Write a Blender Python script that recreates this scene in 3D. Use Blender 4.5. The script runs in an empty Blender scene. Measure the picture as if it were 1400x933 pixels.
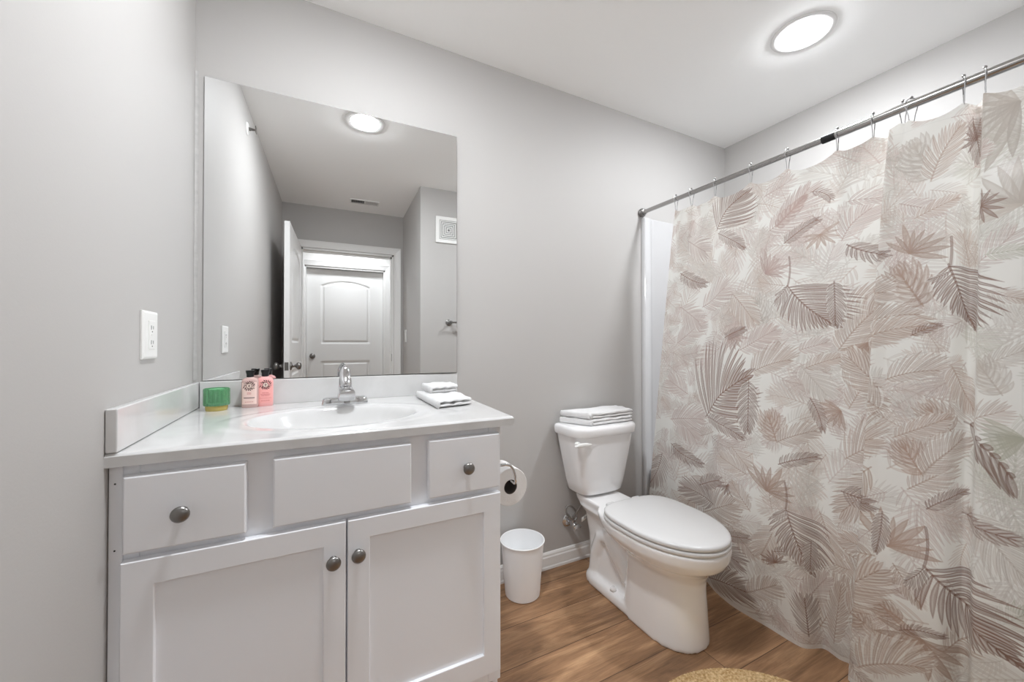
import bpy, bmesh, math, random
import numpy as np
from mathutils import Vector, Matrix
C = bpy.context.scene.collection
scn = bpy.context.scene
PI = math.pi
random.seed(7)

# ------------------------------------------------------------------ camera, world, exposure, lamp strengths
CAM = (.3618, -1.6753, 1.1193)
YAW, PIT, ROL, FPX = .4718, .0101, -.0012, 533.74
Fv = Vector((math.sin(YAW)*math.cos(PIT), math.cos(YAW)*math.cos(PIT), math.sin(PIT)))
R0 = Vector((math.cos(YAW), -math.sin(YAW), 0)); U0 = R0.cross(Fv)
Rv = R0*math.cos(ROL)+U0*math.sin(ROL); Uv = U0*math.cos(ROL)-R0*math.sin(ROL)
cd = bpy.data.cameras.new('camera'); cam = bpy.data.objects.new('camera', cd); C.objects.link(cam)
cd.sensor_width = 36; cd.lens = FPX/1400*36; cd.clip_start = .02
M = Matrix((Rv, Uv, -Fv)).transposed().to_4x4(); M.translation = CAM
cam.matrix_world = M
scn.camera = cam
wd = bpy.data.worlds.new('world'); scn.world = wd; wd.use_nodes = True
wd.node_tree.nodes['Background'].inputs[0].default_value = (.8, .85, .9, 1)
wd.node_tree.nodes['Background'].inputs[1].default_value = .3
scn.view_settings.view_transform = 'Standard'; scn.view_settings.look = 'None'
scn.view_settings.exposure = 0.0; scn.view_settings.gamma = 1
try: scn.view_settings.use_curve_mapping = False
except Exception: pass
scn.cycles.max_bounces = 14; scn.cycles.diffuse_bounces = 10; scn.cycles.glossy_bounces = 8
scn.cycles.transparent_max_bounces = 16; scn.cycles.use_denoising = True
scn.cycles.sample_clamp_indirect = 6
LAMP_VANITY, LAMP_SHOWER, LAMP_HALL = 318.0, 272.0, 200.0

# ------------------------------------------------------------------ helpers
def lin(c):
    return tuple(((v/255)/12.92 if v/255 <= .04045 else ((v/255+.055)/1.055)**2.4) for v in c)
def mat(name, rgb, rough=.5, metal=0, bump=0, bscale=60, var=0, vscale=4, spec=.5, coat=0, trans=0, ior=1.45, dist=.002):
    m = bpy.data.materials.new(name); m.use_nodes = True
    nt = m.node_tree; b = nt.nodes['Principled BSDF']; col = lin(rgb)
    b.inputs['Base Color'].default_value = (*col, 1); b.inputs['Roughness'].default_value = rough
    b.inputs['Metallic'].default_value = metal; b.inputs['Specular IOR Level'].default_value = spec
    b.inputs['Coat Weight'].default_value = coat; b.inputs['Transmission Weight'].default_value = trans
    b.inputs['IOR'].default_value = ior
    tc = nt.nodes.new('ShaderNodeTexCoord')
    if var:
        n = nt.nodes.new('ShaderNodeTexNoise'); n.inputs['Scale'].default_value = vscale; n.inputs['Detail'].default_value = 4
        nt.links.new(tc.outputs['Object'], n.inputs['Vector'])
        r = nt.nodes.new('ShaderNodeValToRGB')
        r.color_ramp.elements[0].position = .3; r.color_ramp.elements[1].position = .7
        r.color_ramp.elements[0].color = (*[v*(1-var) for v in col], 1)
        r.color_ramp.elements[1].color = (*[min(1, v*(1+var)) for v in col], 1)
        nt.links.new(n.outputs['Fac'], r.inputs[0]); nt.links.new(r.outputs[0], b.inputs['Base Color'])
    if bump:
        n = nt.nodes.new('ShaderNodeTexNoise'); n.inputs['Scale'].default_value = bscale; n.inputs['Detail'].default_value = 3
        nt.links.new(tc.outputs['Object'], n.inputs['Vector'])
        k = nt.nodes.new('ShaderNodeBump'); k.inputs['Strength'].default_value = bump; k.inputs['Distance'].default_value = dist
        nt.links.new(n.outputs['Fac'], k.inputs['Height']); nt.links.new(k.outputs[0], b.inputs['Normal'])
    return m
def wloc(o):
    v = Vector((0, 0, 0))
    while o: v += o.location; o = o.parent
    return v
class MB:
    def __init__(s): s.v = []; s.f = []; s.mi = []
    def face(s, f, mi=0): s.f.append(tuple(f)); s.mi.append(mi)
    def box(s, x0, x1, y0, y1, z0, z1, mi=0):
        n = len(s.v)
        s.v += [(x, y, z) for z in (z0, z1) for y in (y0, y1) for x in (x0, x1)]
        for f in ((0,2,3,1),(4,5,7,6),(0,1,5,4),(2,6,7,3),(0,4,6,2),(1,3,7,5)): s.face([n+i for i in f], mi)
        return s
    def rings(s, R, cap0=True, cap1=True, closed=False, mi=0):
        n = len(s.v); k = len(R[0])
        for r in R: s.v += [tuple(p) for p in r]
        m = len(R)
        for i in range(m if closed else m-1):
            a = n+i*k; b = n+((i+1) % m)*k
            for j in range(k):
                j2 = (j+1) % k; s.face((a+j, a+j2, b+j2, b+j), mi)
        if not closed:
            if cap0: s.face([n+j for j in range(k)][::-1], mi)
            if cap1: s.face([n+(m-1)*k+j for j in range(k)], mi)
        return s
    def lathe(s, prof, c, axis='z', seg=32, mi=0):          # prof: (radius, height) along the axis
        R = []
        for r, h in prof:
            ring = []
            for j in range(seg):
                a = 2*PI*j/seg; u, w = max(r, 1e-5)*math.cos(a), max(r, 1e-5)*math.sin(a)
                p = {'z': (u, w, h), 'y': (u, h, -w), '-y': (u, -h, w), 'x': (h, u, w), '-z': (u, -w, -h)}[axis]
                ring.append((c[0]+p[0], c[1]+p[1], c[2]+p[2]))
            R.append(ring)
        return s.rings(R, mi=mi)
    def tube(s, pts, r, seg=10, closed=False, mi=0):
        P = [Vector(p) for p in pts]; n = len(P); R = []; up = None
        for i in range(n):
            a = P[i-1] if (i or closed) else P[0]; b = P[(i+1) % n] if (i < n-1 or closed) else P[-1]
            t = (b-a).normalized()
            if up is None: up = t.orthogonal().normalized()
            up = (up-t*up.dot(t)); up = up.normalized() if up.length > 1e-6 else t.orthogonal().normalized()
            w = t.cross(up); rr = r[i] if isinstance(r, (list, tuple)) else r
            R.append([P[i]+(up*math.cos(2*PI*j/seg)+w*math.sin(2*PI*j/seg))*rr for j in range(seg)])
        return s.rings(R, closed=closed, mi=mi)
    def grid(s, fn, nu, nv, mi=0):
        n = len(s.v)
        for i in range(nu+1):
            for j in range(nv+1): s.v.append(tuple(fn(i/nu, j/nv)))
        for i in range(nu):
            for j in range(nv):
                a = n+i*(nv+1)+j; s.face((a, a+nv+1, a+nv+2, a+1), mi)
        return s
    def build(s, name, mats, parent=None, smooth=False, bevel=0, seg=2, sub=0, loc=None, fix=True, angle=None, remesh=0):
        V = np.array(s.v, dtype=float)
        if parent is not None: off = np.array(wloc(parent)); L = Vector((0, 0, 0))
        else:
            if loc is None: loc = ((V[:,0].min()+V[:,0].max())/2, (V[:,1].min()+V[:,1].max())/2, V[:,2].min())
            off = np.array(loc); L = Vector(loc)
        me = bpy.data.meshes.new(name); me.from_pydata((V-off).tolist(), [], s.f)
        if not isinstance(mats, (list, tuple)): mats = [mats]
        for m in mats: me.materials.append(m)
        me.polygons.foreach_set('material_index', s.mi)
        if fix:
            b = bmesh.new(); b.from_mesh(me); bmesh.ops.recalc_face_normals(b, faces=b.faces); b.to_mesh(me); b.free()
        o = bpy.data.objects.new(name, me); C.objects.link(o); o.location = L
        if parent is not None: o.parent = parent
        if bevel:
            k = o.modifiers.new('bevel', 'BEVEL'); k.width = bevel; k.segments = seg; k.limit_method = 'ANGLE'; k.angle_limit = .6
        if sub:
            k = o.modifiers.new('sub', 'SUBSURF'); k.levels = sub; k.render_levels = sub
        if remesh:
            k = o.modifiers.new('remesh', 'REMESH'); k.mode = 'VOXEL'; k.voxel_size = remesh; k.use_smooth_shade = True
            k = o.modifiers.new('smooth', 'SMOOTH'); k.factor = .5; k.iterations = 6
        if smooth: me.polygons.foreach_set('use_smooth', [True]*len(me.polygons))
        elif bevel: me.polygons.foreach_set('use_smooth', [True]*len(me.polygons)); 
        if bevel and not smooth:
            k = o.modifiers.new('wn', 'WEIGHTED_NORMAL'); k.keep_sharp = False
        if angle:
            try: me.set_sharp_from_angle(angle=angle)
            except Exception: pass
        me.update()
        return o
def tag(o, label, cat, group=None, kind=None):
    o['label'] = label; o['category'] = cat
    if group: o['group'] = group
    if kind: o['kind'] = kind
    return o
def thing(name, loc, label, cat, group=None):
    o = bpy.data.objects.new(name, None); C.objects.link(o); o.location = loc; o.empty_display_size = .05
    return tag(o, label, cat, group)
def struct(o, label=None):
    o['kind'] = 'structure'
    if label: o['label'] = label
    return o
def sring(cx, cy, z, a, bf, bb, nf=2.0, nb=2.0, seg=64, nx=None):
    """closed plan ring: half width a, front (towards -Y) reach bf, back reach bb, superellipse exponents"""
    out = []
    for j in range(seg):
        t = 2*PI*j/seg; c, s_ = math.cos(t), math.sin(t)
        n = nf if s_ < 0 else nb; b = bf if s_ < 0 else bb
        out.append((cx+a*math.copysign(abs(c)**(2/n), c), cy+b*math.copysign(abs(s_)**(2/n), s_), z))
    return out

# ------------------------------------------------------------------ materials
WALL = mat('grey_wall_paint', (190, 188, 186), .55, bump=.10, bscale=220, dist=.0015, spec=.35)
CEIL = mat('white_ceiling_paint', (253, 253, 252), .9, bump=.15, bscale=160, dist=.002, spec=.2)
TRIM = mat('white_trim_paint', (238, 238, 237), .35, spec=.5)
DOORM = mat('white_door_paint', (234, 234, 233), .4)
CAB = mat('white_cabinet_paint', (246, 248, 252), .38, var=.012, vscale=3)
CABIN = mat('cabinet_shadow_gap', (120, 118, 118), .7)
PORC = mat('white_porcelain', (246, 246, 246), .08, coat=.4)
TANKM = mat('white_porcelain_tank', (244, 244, 245), .10, coat=.4)
SEATM = mat('white_seat_plastic', (222, 222, 222), .18)
PLAS = mat('white_plastic', (240, 240, 238), .35)
BINM = mat('white_bin_plastic', (248, 249, 250), .4)
ACRYL = mat('white_acrylic', (204, 204, 205), .12)
CHROME = mat('chrome', (215, 216, 218), .08, 1)
STEEL = mat('brushed_nickel', (142, 140, 138), .28, 1, bump=.15, bscale=300, dist=.0005)
RODM = mat('satin_steel_rod', (172, 170, 168), .22, 1)
DARKM = mat('black_rubber', (28, 28, 28), .6)
EDGE = mat('mirror_edge', (88, 90, 90), .3, .6)
SLOT2 = mat('grey_vent_backing', (150, 150, 150), .7)
SLOT = mat('dark_slot', (70, 70, 70), .7)
TERRY = mat('white_terry', (233, 233, 233), .95, bump=.9, bscale=420, dist=.004, var=.02, vscale=90)
TERRY2 = mat('white_terry_light', (240, 240, 240), .95, bump=.9, bscale=360, dist=.004, var=.02, vscale=70)
PAPER = mat('white_tissue', (238, 237, 236), .95, bump=.3, bscale=200)
CARD = mat('cardboard_core', (92, 84, 78), .9)
BLACKP = mat('black_cap_plastic', (16, 15, 16), .3)
CAULK = mat('pale_caulk', (184, 183, 181), .6, var=.1, vscale=40)
MIRR = mat('mirror_silver', (240, 241, 241), 0.0, 1)

def marble():
    m = mat('cultured_marble', (240, 240, 239), .12, coat=.3); nt = m.node_tree; b = nt.nodes['Principled BSDF']
    tc = nt.nodes.new('ShaderNodeTexCoord'); n = nt.nodes.new('ShaderNodeTexNoise')
    n.inputs['Scale'].default_value = 5; n.inputs['Detail'].default_value = 6; n.inputs['Distortion'].default_value = 1.6
    nt.links.new(tc.outputs['Object'], n.inputs['Vector']); r = nt.nodes.new('ShaderNodeValToRGB')
    e = r.color_ramp.elements; e[0].position = .35; e[0].color = (*lin((218, 218, 218)), 1); e[1].position = .75; e[1].color = (*lin((207, 207, 206)), 1)
    nt.links.new(n.outputs['Fac'], r.inputs[0]); nt.links.new(r.outputs[0], b.inputs['Base Color'])
    return m
MARBLE = marble()

def wood_floor():
    m = mat('wood_plank_floor', (150, 108, 76), .42); nt = m.node_tree; b = nt.nodes['Principled BSDF']; L = nt.links.new
    def N(t, **k):
        n = nt.nodes.new(t)
        for a, v in k.items(): n.inputs[a].default_value = v
        return n
    g = N('ShaderNodeNewGeometry')
    mp = N('ShaderNodeMapping'); mp.inputs['Location'].default_value = (.35, .823+.18*6, 0); L(g.outputs['Position'], mp.inputs['Vector'])
    br = nt.nodes.new('ShaderNodeTexBrick'); br.offset = .37; br.offset_frequency = 2
    br.inputs['Scale'].default_value = 1; br.inputs['Brick Width'].default_value = 1.22; br.inputs['Row Height'].default_value = .18
    br.inputs['Mortar Size'].default_value = .0014; br.inputs['Mortar Smooth'].default_value = .2; br.inputs['Bias'].default_value = 0
    br.inputs['Color1'].default_value = (0, 0, 0, 1); br.inputs['Color2'].default_value = (1, 1, 1, 1); br.inputs['Mortar'].default_value = (.5, .5, .5, 1)
    L(mp.outputs[0], br.inputs['Vector'])
    sep = N('ShaderNodeSeparateXYZ'); L(mp.outputs[0], sep.inputs[0])
    # each plank shifts the grain
    mul = nt.nodes.new('ShaderNodeVectorMath'); mul.operation = 'MULTIPLY_ADD'
    L(br.outputs['Color'], mul.inputs[0]); mul.inputs[1].default_value = (3.7, 5.1, 2.3); L(mp.outputs[0], mul.inputs[2])
    m2 = N('ShaderNodeMapping'); m2.inputs['Scale'].default_value = (1.6, 13, 1); L(mul.outputs[0], m2.inputs['Vector'])
    n1 = N('ShaderNodeTexNoise', Scale=1.6, Detail=8, Roughness=.62, Distortion=.7); L(m2.outputs[0], n1.inputs['Vector'])
    m3 = N('ShaderNodeMapping'); m3.inputs['Scale'].default_value = (3, 85, 1); L(mul.outputs[0], m3.inputs['Vector'])
    n2 = N('ShaderNodeTexNoise', Scale=2.4, Detail=5, Roughness=.6, Distortion=.4); L(m3.outputs[0], n2.inputs['Vector'])
    m4 = N('ShaderNodeMapping'); m4.inputs['Scale'].default_value = (2.2, 6, 1); L(mul.outputs[0], m4.inputs['Vector'])
    n3 = N('ShaderNodeTexNoise', Scale=1.3, Detail=3, Distortion=.6); L(m4.outputs[0], n3.inputs['Vector'])
    r1 = nt.nodes.new('ShaderNodeValToRGB'); e = r1.color_ramp.elements
    e[0].position = .28; e[0].color = (*lin((112, 84, 61)), 1); e[1].position = .74; e[1].color = (*lin((194, 156, 119)), 1)
    x = r1.color_ramp.elements.new(.52); x.color = (*lin((156, 120, 89)), 1)
    L(n1.outputs['Fac'], r1.inputs[0])
    mx = nt.nodes.new('ShaderNodeMix'); mx.data_type = 'RGBA'; mx.blend_type = 'OVERLAY'; mx.inputs['Factor'].default_value = .42
    L(r1.outputs[0], mx.inputs[6]); L(n2.outputs['Fac'], mx.inputs[7])
    mx2 = nt.nodes.new('ShaderNodeMix'); mx2.data_type = 'RGBA'; mx2.blend_type = 'OVERLAY'; mx2.inputs['Factor'].default_value = .4
    L(mx.outputs[2], mx2.inputs[6]); L(n3.outputs['Fac'], mx2.inputs[7])
    # plank tone
    hs = N('ShaderNodeHueSaturation'); L(mx2.outputs[2], hs.inputs['Color'])
    mr = N('ShaderNodeMapRange'); mr.inputs['To Min'].default_value = .86; mr.inputs['To Max'].default_value = 1.12
    L(br.outputs['Color'], mr.inputs[0]); L(mr.outputs[0], hs.inputs['Value'])
    mo = nt.nodes.new('ShaderNodeMix'); mo.data_type = 'RGBA'; L(br.outputs['Fac'], mo.inputs['Factor'])
    L(hs.outputs[0], mo.inputs[6]); mo.inputs[7].default_value = (*lin((84, 60, 44)), 1)
    L(mo.outputs[2], b.inputs['Base Color'])
    bp = N('ShaderNodeBump', Strength=.25, Distance=.0015); L(n2.outputs['Fac'], bp.inputs['Height']); L(bp.outputs[0], b.inputs['Normal'])
    return m
FLOORM = wood_floor()
def lamp_mat(name, s):
    """frosted lens whose output falls off away from its axis, as a downlight's does"""
    m = bpy.data.materials.new(name); m.use_nodes = True; nt = m.node_tree; nt.nodes.clear()
    e = nt.nodes.new('ShaderNodeEmission'); e.inputs[0].default_value = (.955, .985, 1.02, 1)
    g = nt.nodes.new('ShaderNodeNewGeometry'); d = nt.nodes.new('ShaderNodeVectorMath'); d.operation = 'DOT_PRODUCT'
    nt.links.new(g.outputs['Incoming'], d.inputs[0]); d.inputs[1].default_value = (0, 0, -1)
    r = nt.nodes.new('ShaderNodeMapRange'); r.inputs['From Min'].default_value = 0; r.inputs['From Max'].default_value = 1
    r.inputs['To Min'].default_value = s; r.inputs['To Max'].default_value = s
    nt.links.new(d.outputs['Value'], r.inputs[0]); nt.links.new(r.outputs[0], e.inputs[1])
    o = nt.nodes.new('ShaderNodeOutputMaterial'); nt.links.new(e.outputs[0], o.inputs[0])
    return m
# ------------------------------------------------------------------ the setting
CE, XR, YF, XA, YE, YH = 2.438, 2.82, -1.60, 1.085, -2.48, -3.50
struct(MB().box(-1.3, 3.0, -4.3, .12, -.08, 0).build('floor', FLOORM), 'brown wood plank floor')
struct(MB().box(-1.3, 3.0, -4.3, .12, CE, CE+.08).build('ceiling', CEIL), 'white ceiling')
struct(MB().box(-.12, XR+.12, 0, .12, 0, CE).build('wall_back', WALL), 'grey wall behind the mirror and toilet')
struct(MB().box(-.12, 0, YE, 0, 0, CE).build('wall_left', WALL), 'grey wall left of the vanity')
struct(MB().box(XR, XR+.12, YF-.12, 0, 0, CE).build('wall_right', WALL), 'grey wall behind the tub')
struct(MB().box(XA, XR, YF-.12, YF, 0, CE).build('wall_front', WALL), 'grey wall facing the mirror')
struct(MB().box(XA, XA+.12, YE, YF-.12, 0, CE).build('wall_alcove', WALL), 'grey side wall of the entry')
OX0, OX1, OZ = .155, .990, 2.035
w = MB(); w.box(-.12, OX0, YE-.12, YE, 0, CE); w.box(OX1, XA+.12, YE-.12, YE, 0, CE); w.box(OX0, OX1, YE-.12, YE, OZ, CE)
struct(w.build('wall_entry', WALL), 'grey wall over the bathroom doorway')
HX0, HX1, HZ = .125, 1.02, 2.055
w = MB(); w.box(-1.2, HX0, YH-.12, YH, 0, CE); w.box(HX1, 2.6, YH-.12, YH, 0, CE); w.box(HX0, HX1, YH-.12, YH, HZ, CE)
HALLW = mat('hall_wall_paint', (226, 225, 223), .6, bump=.1, bscale=220, dist=.0015)
struct(w.build('wall_hall', HALLW), 'pale hall wall around the closed door')
struct(MB().box(-1.3, -1.2, YH, YE-.12, 0, CE).build('wall_hall_left', HALLW), 'hall end wall')
struct(MB().box(2.6, 2.7, YH, YE-.12, 0, CE).build('wall_hall_right', HALLW), 'hall end wall')
w = MB(); w.box(-1.2, -.12, YE-.12, YE-.06, 0, CE); w.box(XA+.12, 2.6, YE-.12, YE-.06, 0, CE)
struct(w.build('wall_hall_near', HALLW), 'hall wall on the bathroom side')

def casing(mb, x0, x1, zt, y, s, cw=.07):
    """door casing on the plane y facing s (+1 = towards +Y): two stepped profiles"""
    sec = [(.004, .0), (.004, .011), (.012, .0135), (.016, .0125), (cw*.6, .0165), (cw-.012, .020), (cw-.006, .0225), (cw, .0215), (cw, 0)]
    mb.rings([[P(d, t) for d, t in sec] for P in (lambda d, t: (x0-d, y+s*t, 0), lambda d, t: (x0-d, y+s*t, zt+d), lambda d, t: (x1+d, y+s*t, zt+d), lambda d, t: (x1+d, y+s*t, 0))])
t = MB(); casing(t, OX0, OX1, OZ, YE, 1)
t.box(OX0, OX0+.015, YE-.12, YE, 0, OZ); t.box(OX1-.015, OX1, YE-.12, YE, 0, OZ); t.box(OX0, OX1, YE-.12, YE, OZ-.015, OZ)
t.box(OX1-.027, OX1-.015, YE-.075, YE-.04, 0, OZ-.015); t.box(OX0, OX1, YE-.075, YE-.04, OZ-.03, OZ-.015)
tr1 = struct(t.build('trim_1', TRIM), 'white casing of the bathroom doorway')
MB().box(OX1-.0165, OX1-.0135, YE-.035, YE-.005, .955, 1.03).build('strike_plate', STEEL, tr1)
t = MB(); casing(t, HX0, HX1, HZ, YH, 1, .068)
t.box(HX0, HX0+.015, YH-.12, YH, 0, HZ); t.box(HX1-.015, HX1, YH-.12, YH, 0, HZ); t.box(HX0, HX1, YH-.12, YH, HZ-.015, HZ)
struct(t.build('trim_2', TRIM), 'white casing of the hall door')

def panel_depth(u, z, W, zs):
    """moulded two panel door: groove around each panel"""
    m = .155
    d = 0
    for (za, zb, rise) in zs:
        xm = W/2; hw = xm-m
        zt = zb+(rise*(1-((u-xm)/hw)**2) if abs(u-xm) < hw else 0)
        s = min(u-m, W-m-u, z-za, zt-z)
        if -.002 < s < .034:
            d = -.011*math.sin(PI*min(1, max(0, (s+.002)/.036)))**.8
    return d
PZ = [(1.13, 1.83, .062), (.24, .91, 0)]
def door_mesh(W, H, T, plane):
    """plane maps (u, depth, z) to world"""
    mb = MB(); nu, nv = 104, 236
    for sgn in (1, -1):
        mb.grid(lambda a, b: plane(a*W, sgn*(T/2+panel_depth(a*W, b*H, W, PZ)), .012+b*H), nu, nv)
    def strip(p):
        mb.grid(lambda a, b: plane(*p(a, b)), 1, 1)
    strip(lambda a, b: (0, (a-.5)*T, .012+b*H)); strip(lambda a, b: (W, (a-.5)*T, .012+b*H))
    strip(lambda a, b: (a*W, (b-.5)*T, .012)); strip(lambda a, b: (a*W, (b-.5)*T, .012+H))
    return mb
def knob(parent, c, axis, mirror=False):
    prof = [(.032, 0), (.032, .006), (.026, .010), (.012, .014), (.011, .032), (.016, .038), (.026, .046), (.029, .056), (.026, .066), (.015, .073), (0, .075)]
    mb = MB()
    if axis == 'x-': mb.lathe([(r, -h) for r, h in prof], c, 'x')
    elif axis == 'x': mb.lathe(prof, c, 'x')
    elif axis == 'y': mb.lathe(prof, c, 'y')
    return mb.build('door_knob', STEEL, parent, smooth=True)
# bathroom door: open along the left wall, hinged at the entry
DX = .122
W1 = .835
d1 = struct(door_mesh(W1, 2.018, .035, lambda u, d, z: (DX+d+.02*(1-u/W1), YE+.02+u, z)).build('door_1', DOORM, smooth=True, angle=.5), 'white open bathroom door')
KY = YE+.02+W1-.06
knob(d1, (DX+.019, KY, .965), 'x'); knob(d1, (DX-.016, KY, .965), 'x-')
MB().box(DX-.013, DX+.013, YE+.02+W1-.0008, YE+.02+W1+.0015, .935, .995).box(DX-.006, DX+.006, YE+.02+W1, YE+.02+W1+.006, .955, .975).build('latch_plate', STEEL, d1)
# hall door: closed
W2 = HX1-HX0-.034
d2 = struct(door_mesh(W2, 2.022, .035, lambda u, d, z: (HX0+.017+u, YH-.085+d, z)).build('door_2', DOORM, smooth=True, angle=.5), 'white closed two panel hall door')
knob(d2, (HX0+.017+.062, YH-.0675, .99), 'y')

def baseboard(name, x0, x1, y0, y1, axis, s):
    """profiled board along x (axis 'x', wall plane y0, s = side it faces) or along y"""
    prof = [(0, 0), (.016, 0), (.016, .010), (.013, .016), (.012, .056), (.009, .062), (.0085, .070), (.004, .078), (0, .080)]
    mb = MB(); R = []
    for q in (0, 1):
        ring = []
        for t_, z in prof:
            ring.append((x0 if q == 0 else x1, y0+s*t_, z) if axis == 'x' else (x0+s*t_, y0 if q == 0 else y1, z))
        R.append(ring)
    mb.rings(R)
    return struct(mb.build(name, TRIM), 'white moulded baseboard')
baseboard('baseboard_back', .866, 2.052, 0, 0, 'x', -1)
baseboard('baseboard_left', 0, 0, YE+.02, -.60, 'y', 1)
baseboard('baseboard_front', XA, 2.05, YF, YF, 'x', 1)
baseboard('baseboard_alcove', XA, XA, YE, YF, 'y', -1)

# ------------------------------------------------------------------ recessed ceiling lights
def downlight(x, y, s, label):
    t = thing('recessed_light', (x, y, CE-.02), label, 'ceiling light', 'recessed ceiling lights')
    MB().lathe([(.0800, -.0005), (.0835, -.0035), (.086, -.005), (.100, -.005), (.112, -.003), (.114, -.0004), (.09, -.0003), (.0800, -.0003)], (x, y, CE), 'z', 48).build('trim_ring', TRIM, t, smooth=True)
    MB().lathe([(0, -.0175), (.02, -.0171), (.04, -.0157), (.06, -.0123), (.072, -.0087), (.078, -.005), (.0798, -.0006), (0, -.0006)], (x, y, CE), 'z', 48).build('lens', lamp_mat('glowing_lens', s), t, smooth=True)
    return t
downlight(.600, -.805, LAMP_VANITY, 'round recessed light seen in the mirror, above the vanity')
downlight(2.203, -.775, LAMP_SHOWER, 'round glowing recessed light in the ceiling above the shower curtain')
downlight(.62, -3.16, LAMP_HALL, 'round recessed light in the hall ceiling beyond the doorway')

# ------------------------------------------------------------------ tub and surround behind the curtain
TX = 2.075
tub = thing('bathtub', (2.44, -.8, 0), 'white alcove bathtub behind the leaf print curtain', 'bathtub')
def tub_ring(x0, x1, y0, y1, z, n=5, seg=72):
    return sring((x0+x1)/2, (y0+y1)/2, z, (x1-x0)/2, (y1-y0)/2, (y1-y0)/2, n, n, seg)
T0, T1 = YF+.03, -.03
mb = MB(); R = [tub_ring(TX+.01, XR-.006, T0, T1, 0, 40), tub_ring(TX, XR-.006, T0, T1, .03, 40), tub_ring(TX, XR-.006, T0, T1, .40, 40), tub_ring(TX+.012, XR-.012, T0+.006, T1-.006, .415, 30),
    tub_ring(TX+.075, XR-.06, T0+.08, T1-.09, .415, 6), tub_ring(TX+.09, XR-.075, T0+.10, T1-.11, .395, 5), tub_ring(TX+.12, XR-.11, T0+.18, T1-.16, .20, 4), tub_ring(TX+.17, XR-.15, T0+.25, T1-.22, .09, 4)]
mb.rings(R, cap0=False); mb.build('basin', ACRYL, tub, smooth=True, angle=.7)
MB().lathe([(0, .002), (.03, .002), (.034, 0), (0, 0)], (2.45, T0+.33, .091)).build('drain', CHROME, tub)
sur = thing('tub_surround', (2.44, -.8, .415), 'white moulded wall panels around the tub', 'shower surround')
SZ = 1.857
def flange(mb, x, y, s):
    R = []
    for z in (.0, SZ-.012, SZ-.003, SZ):
        k = 1 if z < SZ-.006 else .8
        R.append([(x-.022*k, y, z), (x-.022*k, y+s*.016*k, z), (x-.016*k, y+s*.024*k, z), (x+.004, y+s*.028*k, z), (x+.022, y+s*.026*k, z), (x+.036, y+s*.020*k, z), (x+.046, y+s*.013*k, z), (x+.06, y+s*.011*k, z), (x+.07, y+s*.010, z), (x+.07, y, z)])
    mb.rings(R)
mb = MB(); flange(mb, 2.083, -.001, -1); mb.build('front_flange', ACRYL, sur, smooth=True, angle=.6)
mb = MB(); flange(mb, 2.083, YF+.001, 1); mb.build('front_flange', ACRYL, sur, smooth=True, angle=.6)
MB().box(2.14, XR-.001, -.011, -.001, .417, SZ).build('end_panel', ACRYL, sur, bevel=.004)
MB().box(2.14, XR-.001, YF+.001, YF+.011, .417, SZ).build('end_panel', ACRYL, sur, bevel=.004)
mb = MB(); mb.box(XR-.011, XR-.001, YF+.012, -.012, .417, SZ); mb.box(XR-.07, XR-.005, -1.15, -.45, 1.27, 1.29); mb.build('long_panel', ACRYL, sur, bevel=.004)
# ------------------------------------------------------------------ vanity cabinet
van = thing('vanity_cabinet', (.4375, -.30, 0), 'white bathroom vanity cabinet with two doors and drawer fronts', 'cabinet')
FY = -.612                                             # face frame plane
mb = MB(); mb.box(.002, .020, FY+.012, -.004, .0, .878); mb.rings([[(.846, FY+.018, z), (.863, FY+.018, z), (.899, -.004, z), (.882, -.004, z)] for z in (0, .878)]); mb.box(.02, .846, -.52, -.004, .10, .118)
mb.box(.02, .846, -.012, -.004, .118, .86)
mb.build('carcass', CAB, van, bevel=.001)
mb = MB(); Z0, Z1 = .125, .878
for x0, x1 in ((.002, .047), (.216, .296), (.583, .654), (.825, .864)): mb.box(x0, x1, FY, FY+.018, .67 if .1 < x0 < .8 else Z0, Z1)
mb.box(.047, .825, FY+.0005, FY+.018, .850, Z1); mb.box(.047, .825, FY+.0005, FY+.018, .665, .723); mb.box(.047, .825, FY+.0005, FY+.018, Z0, .18)
mb.box(.42, .456, FY+.0007, FY+.018, .18, .67)
mb.build('face_frame', CAB, van, bevel=.0012, seg=1)
mb = MB(); mb.box(.0015, .0225, FY-.006, FY, .0, .878); mb.build('filler_strip', CAB, van, bevel=.001, seg=1)
for z in (.842, .709):
    MB().lathe([(0, .0008), (.0015, .0006), (.0018, 0)], (.011, FY-.006, z), '-y', 10).build('nail_head', SLOT, van)
mb = MB(); mb.box(.02, .846, -.532, -.52, 0, .118); mb.build('toe_kick', CAB, van)
mb = MB()
prof = [(0, 0), (.014, 0), (.014, .006), (.011, .014), (.005, .019), (0, .02)]
mb.rings([[(x, -.532-a, b) for a, b in prof] for x in (.02, .846)]); mb.build('shoe_moulding', TRIM, van)
def front(name, x0, x1, z0, z1):
    """slab front with an eased edge"""
    y1 = FY-.002; y0 = FY-.022; e = .004
    def rr(d, y): return [(x0+d, y, z0+d), (x1-d, y, z0+d), (x1-d, y, z1-d), (x0+d, y, z1-d)]
    mb = MB(); mb.rings([rr(0, y1), rr(0, y0+.006), rr(.0015, y0+.002), rr(e, y0)])
    return mb.build(name, CAB, van, bevel=.0008, seg=1)
def cab_knob(parent, x, z):
    y = FY-.022
    prof = [(.009, 0), (.0085, .002), (.0062, .005), (.006, .012), (.009, .015), (.0145, .0175), (.0165, .021), (.0160, .024), (.012, .0272), (.006, .0288), (0, .0292)]
    k = MB().lathe(prof, (x, y, z), '-y', 28).build('knob', STEEL, parent, smooth=True); k['label'] = 'round brushed nickel knob'
    return k
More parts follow.
